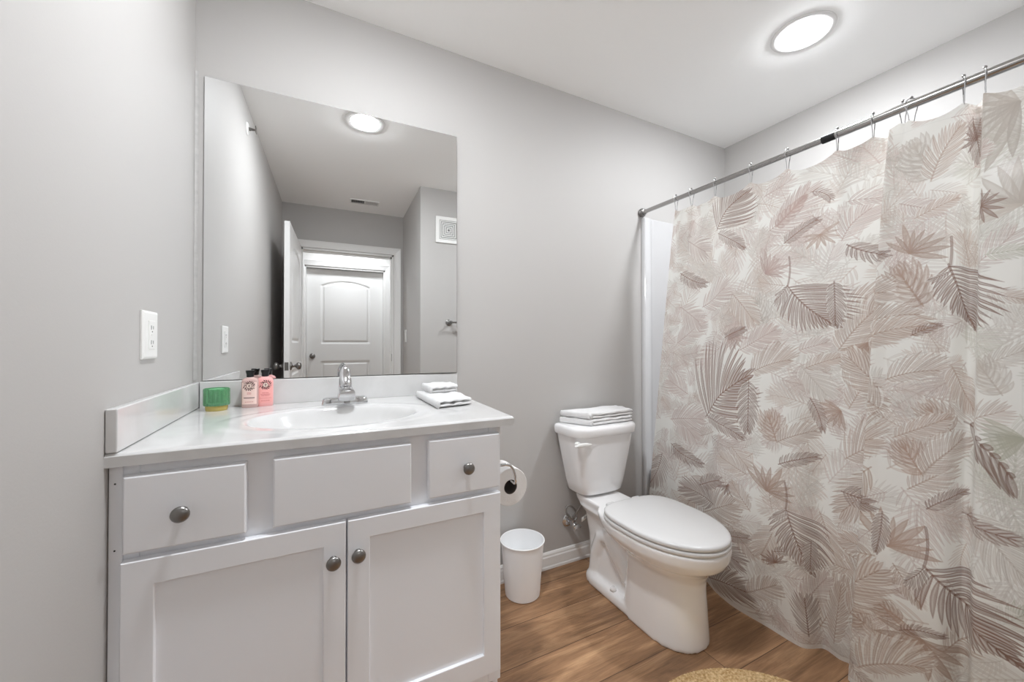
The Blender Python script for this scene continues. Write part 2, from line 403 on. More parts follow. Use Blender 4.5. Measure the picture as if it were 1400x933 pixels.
a = front('drawer', .0257, .2318, .702, .858); cab_knob(a, .1217, .774)
front('false_drawer_front', .2817, .596, .702, .860)
a = front('drawer', .641, .8524, .703, .861); cab_knob(a, .7487, .776)
def shaker(x0, x1, z0, z1, px0, px1, pz0, pz1):
    y1 = FY-.002; y0 = FY-.022; yp = y0+.009
    mb = MB()
    def rr(d, y, q): return [(q[0]+d, y, q[2]+d), (q[1]-d, y, q[2]+d), (q[1]-d, y, q[3]-d), (q[0]+d, y, q[3]-d)]
    O = (x0, x1, z0, z1); P = (px0, px1, pz0, pz1)
    mb.rings([rr(0, y1, O), rr(0, y0+.002, O), rr(.002, y0, O), rr(-.0022, y0, P), rr(-.0006, y0+.0012, P), rr(.0, yp, P)])
    return mb.build('door', CAB, van, bevel=.0006, seg=1)
a = shaker(.0238, .4359, .168, .687, .0771, .3855, .229, .634); cab_knob(a, .4075, .601)
a = shaker(.4398, .855, .168, .687, .4922, .8016, .229, .636); cab_knob(a, .4633, .605)

# ------------------------------------------------------------------ countertop with the moulded basin
CT, CB, CW, CD = .906, .879, .900, .635
top = thing('countertop', (.45, -.32, CB), 'white cultured marble countertop with moulded oval sink', 'countertop')
SX, SY, SA, SB = .432, -.372, .245, .182
def sink(x, y):
    r = math.hypot((x-SX)/SA, (y-SY)/SB)
    z = CT
    if 1 <= r < 1.30: z += .0016*math.sin(PI*(r-1)/.30)**2
    if r < 1:
        k = 1-r
        z -= .128*(1-(1-min(1, k*1.05))**2.4)*(1-math.exp(-(k/.10)**2))
    return z
mb = MB(); NX, NY = 240, 170; e = .006
def cwy(y): return CW+.037*(1+y/CD)              # the right end runs slightly out of square
def topfn(a, b):
    y = -CD+CD*b; x = cwy(y)*a
    z = sink(x, y)
    d = min(cwy(y)-x, y+CD)
    if d < e: z -= e-math.sqrt(max(0, e*e-(e-d)**2))
    return (x, y, z)
mb.grid(topfn, NX, NY)
mb.grid(lambda a, b: (CW*a, -CD, CB+(CT-e-CB)*b), NX, 1); mb.grid(lambda a, b: (cwy(-CD*(1-a)), -CD*(1-a), CB+(CT-e-CB)*b), NY, 1)
mb.grid(lambda a, b: (0, -CD*(1-a), CB+(CT-CB)*b), 1, 1); mb.grid(lambda a, b: (.0+CW*a, -CD+.03*b, CB), 1, 1)
mb.grid(lambda a, b: (.84+(cwy(-CD+CD*b)-.84)*a, -CD+CD*b, CB), 1, 1)
mb.build('counter_slab', MARBLE, top, smooth=True, angle=.9)
MB().lathe([(0, .003), (.016, .003), (.021, .0015), (.022, 0)], (SX, SY+.02, CT-.1275), 'z', 24).build('drain', CHROME, top, smooth=True)
mb = MB(); mb.box(.021, CW+.035, -.020, -.0005, CT-.001, .9955); mb.build('backsplash', MARBLE, top, bevel=.003)
MB().box(.021, CW+.034, -.0215, -.0195, CT-.0002, CT+.0012).build('caulk_line', CAULK, top)
spl = MB(); spl.box(.0005, .0195, -CD, -.0005, CT+.0012, .9945)
tag(spl.build('side_splash', MARBLE, bevel=.003), 'white marble side splash against the left wall', 'splash')

# ------------------------------------------------------------------ mirror
MX0, MX1, MZ0, MZ1, DEL = .0270, .9290, .9985, 2.0465, .0215
def my(x): return -.006-(x-MX0)*math.tan(DEL)
mb = MB()
mb.v = [(MX0, -.001, MZ0), (MX1, -.001, MZ0), (MX1, -.001, MZ1), (MX0, -.001, MZ1), (MX0, my(MX0), MZ0), (MX1, my(MX1), MZ0), (MX1, my(MX1), MZ1), (MX0, my(MX0), MZ1)]
mb.face((4,5,6,7), 0); mb.face((0,3,2,1), 1)
for f in ((0,1,5,4),(1,2,6,5),(2,3,7,6),(3,0,4,7)): mb.face(f, 1)
tag(mb.build('wall_mirror', [MIRR, EDGE]), 'large frameless rectangular mirror above the vanity', 'mirror')
mb = MB(); mb.grid(lambda a, b: (.0005+.010*a+.0012*math.sin(37*b)*a, -.0008-.0035*(1-a)**2, 1.0+1.06*b), 3, 60)
struct(mb.build('trim_3', CAULK, smooth=True), 'strip of caulk in the corner beside the mirror')

# ------------------------------------------------------------------ faucet
fx, fy = .4675, -.130
fa = thing('faucet', (fx, fy, CT), 'chrome single lever bathroom faucet behind the sink', 'faucet')
mb = MB(); R = []
for z, k in ((.0, 1), (.006, 1), (.018, .965), (.0225, .93), (.0245, .87)):
    R.append(sring(fx, fy, CT+z, .0775*k, .027*k, .027*k, 3.6, 3.6, 56))
mb.rings(R); mb.build('base_plate', CHROME, fa, smooth=True, angle=.9)
mb = MB(); R = []
for z, a, f_, b_ in ((.015, .030, .030, .024), (.03, .0265, .028, .023), (.05, .0235, .0245, .022), (.068, .0225, .023, .021), (.074, .021, .021, .02)):
    R.append(sring(fx, fy, CT+z, a, f_, b_, 2.6, 2.6, 40))
mb.rings(R); mb.build('faucet_body', CHROME, fa, smooth=True, angle=.9)
def sect(y, zc, hw, hh, n=3.4, seg=28): return [(fx+hw*math.copysign(abs(math.cos(t))**(2/n), math.cos(t)), y, zc+hh*math.copysign(abs(math.sin(t))**(2/n), math.sin(t))) for t in [2*PI*j/seg for j in range(seg)]]
mb = MB(); mb.rings([sect(fy+.005, CT+.044, .024, .024), sect(fy-.02, CT+.045, .0255, .023), sect(fy-.055, CT+.043, .0265, .0205), sect(fy-.085, CT+.040, .0265, .0185, 5), sect(fy-.096, CT+.0385, .0262, .0175, 5), sect(fy-.0985, CT+.038, .0245, .0158, 5)])
mb.build('spout', CHROME, fa, smooth=True, angle=.6)
MB().lathe([(0, 0), (.010, 0), (.0105, .008), (.0105, .014), (0, .014)], (fx, fy-.088, CT+.0145), 'z', 20).build('aerator', STEEL, fa, smooth=True)
mb = MB(); R = []
for t_ in range(13):                                     # lever: a domed cap rising into a blade that leans back
    q = t_/12
    y = fy-.004+.012*q; z = CT+.070+.066*q
    hw = [.0225, .0222, .0217, .0212, .0207, .0202, .0197, .0190, .0180, .0166, .0146, .0118, .0065][t_]
    hd = [.0215, .0215, .020, .018, .0155, .0132, .0112, .0098, .0086, .0078, .0070, .006, .0035][t_]
    R.append([(fx+hw*math.cos(a), y+hd*math.sin(a)+.002*q, z+.004*math.sin(a)*q) for a in [2*PI*j/28 for j in range(28)]])
mb.rings(R); mb.build('lever_handle', CHROME, fa, smooth=True, angle=.9)

# ------------------------------------------------------------------ things on the counter
GREEN = mat('green_glass', (122, 196, 142), .05, trans=.65, coat=.6, ior=1.45)
AMBER = mat('amber_glass_base', (226, 204, 120), .12, trans=.35)
WAXM = mat('green_candle_wax', (150, 205, 165), .5)
cx_, cy_ = .0812, -.090
ca = thing('candle_jar', (cx_, cy_, CT), 'small ribbed green glass candle jar on an amber base', 'candle')
def ribring(r, z, n=18, amp=.0026, seg=144):
    return [(cx_+(r+amp*abs(math.sin(n/2*a)))*math.cos(a), cy_+(r+amp*abs(math.sin(n/2*a)))*math.sin(a), CT+z) for a in [2*PI*j/seg for j in range(seg)]]
mb = MB(); mb.rings([ribring(.031, .0165), ribring(.0330, .0178), ribring(.0334, .023), ribring(.0334, .055), ribring(.0334, .070), ribring(.0334, .0725, amp=.0005), ribring(.0322, .072, amp=0), ribring(.0318, .055, amp=0), ribring(.0312, .028, amp=0), ribring(.028, .0245, amp=0)])
mb.build('glass_cup', GREEN, ca, smooth=True, angle=.9)
MB().lathe([(0, .0), (.0285, .0), (.0298, .002), (.0308, .015), (.0300, .0165), (0, .0165)], (cx_, cy_, CT+.0003), 'z', 48).build('base', AMBER, ca, smooth=True, angle=.8)
MB().lathe([(0, .0255), (.0295, .0255), (.0308, .067), (.03, .0685), (0, .068)], (cx_, cy_, CT), 'z', 40).build('wax', WAXM, ca, smooth=True, angle=.8)

PINK1 = mat('pale_pink_bottle', (242, 208, 202), .25, trans=.35, ior=1.35)
PINK2 = mat('coral_pink_bottle', (246, 182, 180), .3)
LAB1 = mat('pale_peach_label', (243, 214, 206), .4)
LAB2 = mat('coral_label', (247, 176, 172), .4)
INK = mat('dark_label_ink', (86, 56, 54), .6); INK2 = mat('red_label_ink', (196, 92, 92), .6); CREAM = mat('cream_emblem', (243, 222, 210), .5)
def bottle(name, x, y, rot, hw, hd, H, body, lab, label, seed):
    b = thing(name, (x, y, CT), label, 'bottle')
    cr, sr = math.cos(rot), math.sin(rot)
    def W(p): return (x+p[0]*cr-p[1]*sr, y+p[0]*sr+p[1]*cr, CT+p[2])
    def ring(a, d, z, n=3.2): return [W(p) for p in sring(0, 0, z, a, d, d, n, n, 40)]
    mb = MB(); R = [ring(hw*.90, hd*.86, 0), ring(hw*.97, hd*.95, .003), ring(hw, hd, .009), ring(hw, hd, H-.014), ring(hw*.96, hd*.97, H-.007), ring(hw*.82, hd*.86, H-.002, 2.8), ring(.0125, .0112, H+.001, 2), ring(.010, .010, H+.005, 2)]
    mb.rings(R); mb.build('bottle_body', body, b, smooth=True, angle=1.0)
    mb = MB()
    mb.lathe([(0, H+.003), (.0108, H+.003), (.0112, H+.014), (.0122, H+.016), (.0136, H+.022), (.0138, H+.0255), (.0125, H+.0265), (0, H+.0265)], (x, y, CT), 'z', 28)
    mb.build('cap', BLACKP, b, smooth=True, angle=.6)
    yf = -hd-.0004
    def face(u, v, d=0):                                    # point on the bottle front: u across, v up
        k = 1-max(0, abs(u)/hw)**3.2
        return W((u, -hd*max(0, k)**(1/3.2)-.0004-d, v))
    mb = MB(); mb.grid(lambda a, c: face((a-.5)*1.72*hw, .012+(H-.026)*c), 16, 10); i_lab = len(mb.f)
    def ringmark(u0, v0, r0, r1, d, n=28):
        R0_, R1_ = [], []
        for j in range(n):
            a_ = 2*PI*j/n; R0_.append(face(u0+r0*math.cos(a_), v0+r0*math.sin(a_), d)); R1_.append(face(u0+r1*math.cos(a_), v0+r1*math.sin(a_), d))
        i0 = len(mb.v); mb.v.extend(R0_+R1_)
        for j in range(n): mb.face((i0+j, i0+(j+1) % n, i0+n+(j+1) % n, i0+n+j))
    def bar(u0, u1, v0, v1, d=.0003):
        n = max(1, int((u1-u0)/.003))
        mb.grid(lambda a, c: face(u0+(u1-u0)*a, v0+(v1-v0)*c, d), n, 1)
    ev = H-.026; rnd = random.Random(seed)
    ringmark(0, ev, .0074, .0092, .0003)
    for j in range(18):                                     # wreath leaves round the emblem
        a_ = 2*PI*j/18; r_ = .0112+.0035*rnd.random(); s_ = .0038
        uu, vv = r_*math.cos(a_)*1.15, ev+r_*math.sin(a_)
        if abs(uu) < hw*.8:
            i0 = len(mb.v); c_, d_ = math.cos(a_+.5), math.sin(a_+.5)
            mb.v.extend([face(uu-s_*1.5*c_, vv-s_*1.5*d_, .0003), face(uu+s_*.5*d_, vv-s_*.5*c_, .0003), face(uu+s_*1.5*c_, vv+s_*1.5*d_, .0003), face(uu-s_*.5*d_, vv+s_*.5*c_, .0003)]); mb.face((i0, i0+1, i0+2, i0+3))
    # strokes of the round letter mark
    bar(-.0010, .0010, ev-.005, ev+.005); bar(-.0045, .0045, ev-.0008, ev+.0008)
    i_ink = len(mb.f)
    ringmark(0, ev, .0002, .0074, .0002); i_cr = len(mb.f)
    rows = [(.046, .010), (.041, .014), (.0365, .012)] if lab is LAB2 else [(.050, .006), (.046, .006)]
    for v, wv in rows:
        u = -wv
        while u < wv:
            l_ = .001+.0022*rnd.random(); bar(u, min(wv, u+l_), v, v+.0017); u += l_+.0007
    if lab is LAB2: bar(-.018, .018, .0285, .0292)
    for u in [q*.0036-.012 for q in range(7)]: bar(u, u+.0022, .019, .0208)
    i_pr = len(mb.f)
    if lab is LAB1: bar(-.016, .016, .0325, .0350)
    n_ = len(mb.f); mb.mi = [0]*i_lab+[1]*(i_ink-i_lab)+[2]*(i_cr-i_ink)+[3]*(i_pr-i_cr)+[1]*(n_-i_pr)
    mb.build('front_label', [lab, INK, CREAM, INK2], b, fix=False)
    return b
bottle('shampoo_bottle', .1705, -.066, -.10, .0248, .0150, .1005, PINK1, LAB1, 'pale pink bottle with black cap beside the green candle jar', 3)
bottle('conditioner_bottle', .2130, -.052, .14, .0245, .0150, .1005, PINK2, LAB2, 'coral pink bottle with black cap, farther from the candle jar', 5)

def cloth(name, quad, z0, layers, mtl, label, cat, group=None, seed=1, sag=0.0, fold='f'):
    """folded cloth: rounded layers joined along one fold edge. quad = FL, FR, BR, BL"""
    rnd = random.Random(seed); q = [Vector((a, b, 0)) for a, b in quad]
    mb = MB(); z = z0
    ph = [rnd.random()*6 for _ in range(6)]
    for li, (h, ins) in enumerate(layers):
        n = 44
        dl = [ins*rnd.uniform(.5, 1) for _ in range(4)]
        def pt(u, v, k, h=h, z=z, dl=dl, li=li):            # k = +1 top, -1 bottom
            e = max(abs(2*u-1), abs(2*v-1))
            prof = math.sqrt(max(0, 1-e**6))**.8
            uu = dl[0]+(1-dl[0]-dl[1])*u; vv = dl[2]+(1-dl[2]-dl[3])*v
            cu, cv = 2*u-1, 2*v-1
            # rounded plan corners
            uu = .5+(uu-.5)*(1-.035*abs(cv)**8); vv = .5+(vv-.5)*(1-.035*abs(cu)**8)
            p = (q[0]*(1-uu)+q[1]*uu)*(1-vv)+(q[3]*(1-uu)+q[2]*uu)*vv
            wob = .0016*math.sin(9*uu+ph[0]+li)*math.sin(7*vv+ph[1]) + .0011*math.sin(19*uu+ph[2])*math.sin(15*vv+ph[3]+li)
            edge = .0016*math.sin(23*uu+17*vv+ph[4]+2*li)*e**6
            zc = z+h/2; zz = zc+k*h/2*(.16+.84*prof)+(wob*(1 if k > 0 else .25)+edge)*(1 if k > 0 or li else 0)
            return (p.x, p.y, max(z0+.0002, zz))
        mb.grid(lambda a, b: pt(a, b, 1), n, n); mb.grid(lambda a, b: pt(a, b, -1), n, n)
        for fn in (lambda a, b: pt(a, 0, 2*b-1), lambda a, b: pt(a, 1, 2*b-1), lambda a, b: pt(0, a, 2*b-1), lambda a, b: pt(1, a, 2*b-1)):
            i0 = len(mb.v)
            mb.grid(fn, n, 1)
        z += h*.93
    # the rolled fold at the left edge holds the layers together
    H = z-z0
    R = []
    for i in range(29):
        t = i/28; p = q[0]*(1-t)+q[3]*t; d = (q[1]-q[0]).normalized()
        r = H/2*.94
        ring = []
        for j in range(18):
            a = 2*PI*j/18
            ring.append((p.x+d.x*(r*.62*math.cos(a)+r*.55), p.y+d.y*(r*.62*math.cos(a)+r*.55), z0+H/2+r*math.sin(a)*(1+.04*math.sin(11*t+ph[5]))))
        R.append(ring)
    mb.rings(R)
    o = mb.build(name, mtl, smooth=True)
    k = o.modifiers.new('weld', 'WELD'); k.merge_threshold = .0004
    return tag(o, label, cat, group)
cloth('hand_towel', [(.728, -.405), (.874, -.372), (.882, -.085), (.735, -.085)], CT+.0006, [(.0150, .012), (.0140, .03)], TERRY, 'folded white hand towel, lower of the two on the countertop', 'towel', seed=4)
cloth('washcloth', [(.752, -.222), (.880, -.192), (.890, -.062), (.764, -.062)], CT+.0275, [(.0150, .03), (.0165, .012)], TERRY, 'folded white washcloth on top of the towel beside the sink', 'towel', seed=9)

# ------------------------------------------------------------------ outlet, switch, vent, sprinkler, towel bar
ou = thing('wall_outlet', (.0, -.415, 1.086), 'white outlet plate on the left wall above the side splash', 'outlet')
mb = MB(); R = []
for d, x in ((0, .0005), (0, .004), (.003, .0065), (.006, .0072)):
    R.append([(x, -.463+d, 1.086+d), (x, -.367-d, 1.086+d), (x, -.367-d, 1.203-d), (x, -.463+d, 1.203-d)])
mb.rings(R); mb.build('cover_plate', PLAS, ou)
mb = MB()
mb.box(.0070, .0088, -.433, -.393, 1.110, 1.180); mb.build('outlet_face', PLAS, ou, bevel=.001)
mb = MB()
for zc in (1.127, 1.163):
    mb.box(.0087, .0091, -.421, -.4185, zc-.005, zc+.005); mb.box(.0087, .0091, -.4075, -.4055, zc-.004, zc+.004); mb.box(.0087, .0091, -.4155, -.4115, zc-.0115, zc-.0085)
mb.build('slots', SLOT, ou)
MB().box(.0086, .0098, -.420, -.406, 1.1425, 1.1475).build('test_button', PLAS, ou)
sw = thing('light_switch', (XA, -2.30, 1.15), 'white light switch seen in the mirror beside the doorway', 'light switch')
MB().box(XA-.006, XA-.0005, -2.34, -2.262, 1.150, 1.270).build('cover_plate', PLAS, sw, bevel=.002)
MB().box(XA-.0095, XA-.005, -2.318, -2.284, 1.177, 1.243).build('rocker', PLAS, sw, bevel=.0015)
ve = thing('wall_vent', (1.322, YF, 1.985), 'square white vent grille seen at the right edge of the mirror', 'vent')
mb = MB(); vx0, vx1, vz0, vz1 = 1.212, 1.434, 1.985, 2.207
def frame(mb, d0, d1, y0, y1):
    a = (vx0+d0, vx1-d0, vz0+d0, vz1-d0); b = (vx0+d1, vx1-d1, vz0+d1, vz1-d1)
    rr = lambda q, y: [(q[0], y, q[2]), (q[1], y, q[2]), (q[1], y, q[3]), (q[0], y, q[3])]
    mb.rings([rr(a, YF+.0005), rr(a, y1), rr(b, y1), rr(b, y0)], cap0=False, cap1=False)
frame(mb, 0, .03, YF+.002, YF+.012); mb.build('grille_frame', PLAS, ve, bevel=.002)
for k in range(5):
    d = .034+.0148*k
    mb = MB(); frame(mb, d, d+.0075, YF+.001, YF+.011); mb.build('louvre', PLAS, ve)
MB().box(vx0+.02, vx1-.02, YF+.0004, YF+.0015, vz0+.02, vz1-.02).build('backing', SLOT2, ve)
cv = thing('ceiling_vent', (.69, -2.17, CE-.012), 'narrow white ceiling vent seen in the mirror near the doorway', 'vent')
mb = MB(); mb.box(.565, .815, -2.225, -2.213, CE-.010, CE-.0005); mb.box(.565, .815, -2.127, -2.115, CE-.010, CE-.0005); mb.box(.565, .577, -2.213, -2.127, CE-.010, CE-.0005); mb.box(.803, .815, -2.213, -2.127, CE-.010, CE-.0005); mb.box(.686, .694, -2.213, -2.127, CE-.010, CE-.0005)
mb.build('grille_frame', PLAS, cv, bevel=.001)
mb = MB()
for side, x0, x1 in ((-1, .579, .686), (1, .694, .801)):
    for k in range(12):
        x = x0+(x1-x0)*(k+.5)/12
        mb.rings([[(x-.003, y, CE-.001), (x-.002, y, CE-.001), (x+.003*side+.0005, y, CE-.009), (x+.003*side-.0005, y, CE-.009)] for y in (-2.213, -2.127)])
mb.build('slats', PLAS, cv); MB().box(.57, .81, -2.22, -2.12, CE-.0012, CE-.0004).build('backing', SLOT, cv)
sp = thing('fire_sprinkler', (.0, -.875, 2.30), 'small sidewall sprinkler head near the ceiling, seen in the mirror', 'sprinkler')
MB().lathe([(0, .0005), (.034, .0005), (.034, .003), (.028, .008), (.016, .010), (0, .010)], (0, -.875, 2.30), 'x', 28).build('escutcheon', PLAS, sp, smooth=True, angle=.6)
mb = MB(); mb.lathe([(0, .009), (.009, .009), (.009, .02), (.006, .022), (.004, .038), (0, .038)], (0, -.875, 2.30), 'x', 16)
for s_ in (-1, 1): mb.tube([(.014, -.875+s_*.008, 2.30), (.026, -.875+s_*.012, 2.30), (.042, -.875+s_*.004, 2.30)], .002, 8)
mb.box(.041, .044, -.890, -.860, 2.285, 2.318); mb.build('spray_head', STEEL, sp)
tb = thing('towel_bar', (1.63, YF, 1.31), 'metal towel bar on the wall facing the mirror', 'towel bar')
for x in (1.326, 1.935):
    MB().lathe([(0, .0005), (.027, .0005), (.027, .006), (.020, .010), (.011, .014), (.010, .046), (.016, .050), (.0175, .060), (.015, .070), (0, .073)], (x, YF, 1.31), 'y', 28).build('post', STEEL, tb, smooth=True, angle=.7)
MB().tube([(1.326, YF+.060, 1.31), (1.935, YF+.060, 1.31)], .008, 16).build('bar', STEEL, tb, smooth=True, angle=.7)
# ------------------------------------------------------------------ toilet
tx = 1.630
toi = thing('toilet', (tx, -.40, 0), 'white two piece toilet with closed lid beside the shower curtain', 'toilet')
def ring(z, db, df, hw, nf=2.1, nb=3, seg=64, mid=None, x=tx):
    m_ = (db+df)/2 if mid is None else mid
    return sring(x, -m_, z, hw, df-m_, m_-db, nf, nb, seg)
mb = MB()
# rim and bowl
mb.rings([ring(.372, .24, .790, .186, 2.05, 2.6, mid=.54), ring(.384, .235, .797, .190, 2.05, 2.6, mid=.54), ring(.378, .235, .799, .191, 2.05, 2.6, mid=.54), ring(.345, .25, .795, .187, 2.05, 2.6, mid=.54), ring(.318, .28, .780, .172, 2.1, 2.6, mid=.54), ring(.298, .31, .752, .150, 2.1, 2.6, mid=.54), ring(.275, .33, .728, .125, 2.2, 2.6, mid=.54), ring(.24, .36, .71, .10, 2.2, 2.6, mid=.54)][1:])
# tank deck
mb.rings([ring(.30, .10, .36, .078, 3, 4), ring(.335, .07, .40, .092, 3, 5), ring(.36, .055, .42, .101, 3, 6), ring(.384, .052, .43, .104, 3, 6)])
# front pedestal
mb.rings([ring(.0, .40, .716, .120, 2.2, 5, mid=.56), ring(.01, .40, .716, .120, 2.2, 5, mid=.56), ring(.10, .405, .711, .1135, 2.2, 5, mid=.56), ring(.20, .41, .706, .107, 2.2, 5, mid=.56), ring(.29, .41, .712, .108, 2.2, 5, mid=.56), ring(.33, .41, .73, .12, 2.2, 5, mid=.56)])
# rear body
mb.rings([ring(.0, .13, .46, .082, 3, 5), ring(.05, .135, .46, .076, 3, 5), ring(.20, .12, .46, .070, 3, 5), ring(.30, .10, .46, .080, 3, 5), ring(.345, .08, .46, .11, 3, 5)])
# foot
mb.rings([ring(.0, .135, .60, .116, 4, 5), ring(.028, .135, .60, .116, 4, 5), ring(.042, .143, .60, .109, 4, 5), ring(.046, .155, .59, .095, 4, 5)])
# trapway swelling on each side
for s_ in (-1, 1):
    mb.tube([(tx+s_*.050, -.46, .10), (tx+s_*.058, -.40, .125), (tx+s_*.060, -.345, .19), (tx+s_*.056, -.29, .245), (tx+s_*.052, -.235, .22), (tx+s_*.054, -.20, .14), (tx+s_*.056, -.185, .05)], [.030, .036, .040, .042, .040, .038, .036], 16)
bowl = mb.build('bowl', PORC, toi, smooth=True, remesh=.0065)
for s_ in (-1, 1):
    MB().lathe([(0, .016), (.008, .015), (.013, .009), (.0145, 0), (0, 0)], (tx+s_*.093, -.345, .045), 'z', 20).build('bolt_cap', PORC, toi, smooth=True)
# tank
def tring(z, hw, df, db=.022, n=3.4):
    m_ = .09
    return sring(tx+.008, -m_, z, hw, df-m_, m_-db, n, 7, 72)
mb = MB(); mb.rings([tring(.392, .112, .165, .05), tring(.396, .126, .178, .045), tring(.404, .133, .186, .04), tring(.45, .145, .193, .034), tring(.55, .166, .205, .028), tring(.65, .186, .216, .022), tring(.687, .192, .219, .022)])
tank = mb.build('tank', TANKM, toi, smooth=True, angle=.9)
mb = MB(); mb.rings([tring(.684, .190, .217, .022), tring(.6845, .201, .227, .014), tring(.690, .2045, .2305, .012), tring(.715, .2055, .2315, .011), tring(.723, .203, .229, .013), tring(.7285, .197, .222, .018), tring(.730, .185, .21, .03)])
mb.build('tank_lid', TANKM, toi, smooth=True, angle=.9)
lv = MB(); lx, ld, lz = tx-.172, .190, .655
lv.lathe([(0, 0), (.013, 0), (.013, .012), (.010, .016), (0, .016)], (lx, -ld, lz), '-y', 20)
R = []
for i in range(11):
    q = i/10; x = lx-.034+.098*q
    a = .0125*(1-.35*q) * (math.sin(PI*min(1, max(.02, (q*1.0)))*.5+.0)**.5 if q < .3 else 1) * (1 if q < .9 else .6)
    R.append([(x, -ld-.021-.010*(1-q)**2+.008*math.cos(t)*.8, lz-.001+.003*(.5-q)+a*math.sin(t)) for t in [2*PI*j/16 for j in range(16)]])
lv.rings(R); lvo = lv.build('flush_lever', PLAS, toi, smooth=True, angle=.9)
# seat and lid
def egg(z, k=0, back=.325, hw=.192):
    return sring(tx, -.53, z, hw-k, .798-.53-k, .53-back-k, 2.05, 3.6, 96)
mb = MB(); mb.rings([egg(.3845, .009), egg(.3865, .002), egg(.390, -.0005), egg(.398, -.0005), egg(.4010, .002), egg(.4028, .010)])
mb.build('seat', SEATM, toi, smooth=True, angle=.9)
mb = MB(); mb.rings([egg(.4048, .010), egg(.4058, .003), egg(.409, .001), egg(.4165, .0015), egg(.4205, .004), egg(.4228, .009), egg(.4242, .018), egg(.4252, .05), egg(.426, .12)])
mb.build('seat_lid', SEATM, toi, smooth=True, angle=1.2)
for s_ in (-1, 1):
    MB().box(tx+s_*.076-.022, tx+s_*.076+.022, -.335, -.300, .384, .411).build('hinge_cap', SEATM, toi, bevel=.006, seg=3)
TZ = .7312
cloth('bath_towel', [(1.540, -.190), (1.822, -.178), (1.838, -.034), (1.462, -.040)], TZ, [(.0170, .006), (.0140, .012)], TERRY2, 'folded white towel lying directly on the toilet tank lid', 'towel', seed=21)
cloth('bath_towel', [(1.538, -.186), (1.832, -.172), (1.846, -.030), (1.470, -.034)], TZ+.0315, [(.0140, .014), (.0175, .004)], TERRY2, 'folded white towel on top of the toilet tank stack', 'towel', seed=33)

# water supply beside the toilet
vx, vz = 1.537, .213
va = thing('supply_valve', (vx, 0, vz), 'chrome water shutoff valve on the wall left of the toilet', 'valve')
MB().lathe([(0, .0008), (.033, .0008), (.033, .004), (.024, .011), (.011, .014), (0, .014)], (vx, 0, vz), '-y', 30).build('escutcheon', CHROME, va, smooth=True, angle=.7)
mb = MB(); mb.lathe([(0, .01), (.0095, .01), (.0095, .036), (.0135, .040), (.0135, .064), (.009, .068), (.007, .078), (0, .078)], (vx, 0, vz), '-y', 20)
mb.lathe([(0, .010), (.0105, .010), (.0115, .014), (.0115, .028), (0, .028)], (vx, -.052, vz), 'z', 20)
mb.build('valve_body', CHROME, va, smooth=True, angle=.7)
mb = MB(); mb.rings([[(vx+.022*math.cos(t)*k, -.078-h, vz+.013*math.sin(t)*k) for t in [2*PI*j/24 for j in range(24)]] for k, h in ((.75, 0), (1, .003), (1, .009), (.75, .012))])
mb.build('oval_handle', CHROME, va, smooth=True, angle=.7)
P = []
for i in range(49):                                        # braided hose: one loop, then up to the tank
    t = i/48
    if t < .62:
        a = -PI/2+t/.62*2*PI*.98
        P.append((vx-.012+.026*math.cos(a), -.052-.012*math.cos(a+.6), vz+.060+.031*math.sin(a)-.012*math.cos(a)))
    else:
        q = (t-.62)/.38; e = q*q*(3-2*q)
        P.append((vx-.012+.060*e, -.060-.040*e, vz+.028+.155*q**1.3))
mb = MB(); mb.tube(P, .0048, 10); mb.build('braided_hose', mat('braided_steel', (150, 149, 146), .35, .9, bump=.6, bscale=500), va, smooth=True)
MB().lathe([(0, 0), (.016, 0), (.016, .018), (.012, .024), (0, .024)], (vx+.048, -.100, .368), 'z', 12).build('coupling_nut', PLAS, va)
mb = MB(); mb.grid(lambda a, b: (vx+.026+.052*a, -.085-.010*math.sin(PI*a), vz+.030+.042*a+.022*(b-.5)), 8, 2); tagm = mb.build('paper_tag', PLAS, va, smooth=True)
sol = tagm.modifiers.new('s', 'SOLIDIFY'); sol.thickness = .0006
mb = MB(); rnd = random.Random(2)
for r_ in range(3):
    for k in range(4):
        a0 = .16+.19*k; b0 = .2+.25*r_
        if (r_+k) % 3: mb.grid(lambda a, b: (vx+.026+.052*(a0+.12*a), -.0862-.010*math.sin(PI*(a0+.12*a)), vz+.030+.042*(a0+.12*a)+.022*(b0-.5+.12*b)), 1, 1)
mb.build('tag_print', mat('grey_blue_print', (112, 120, 136), .7), va)

# ------------------------------------------------------------------ waste bin
bx, by = 1.208, -.118
bi = thing('waste_bin', (bx, by, 0), 'small round white plastic waste bin between vanity and toilet', 'waste bin')
MB().lathe([(0, 0), (.074, 0), (.0775, .003), (.0785, .012), (.0965, .238), (.0965, .2385), (.0945, .239), (.0765, .014), (.072, .008), (0, .008)], (bx, by, .0006), 'z', 64).build('bin_wall', BINM, bi, smooth=True, angle=.6)
R = []
for j in range(64):
    a = 2*PI*j/64; R.append((bx+.0975*math.cos(a), by+.0975*math.sin(a), .2405))
MB().tube(R, .0032, 10, closed=True).build('rolled_rim', BINM, bi, smooth=True)

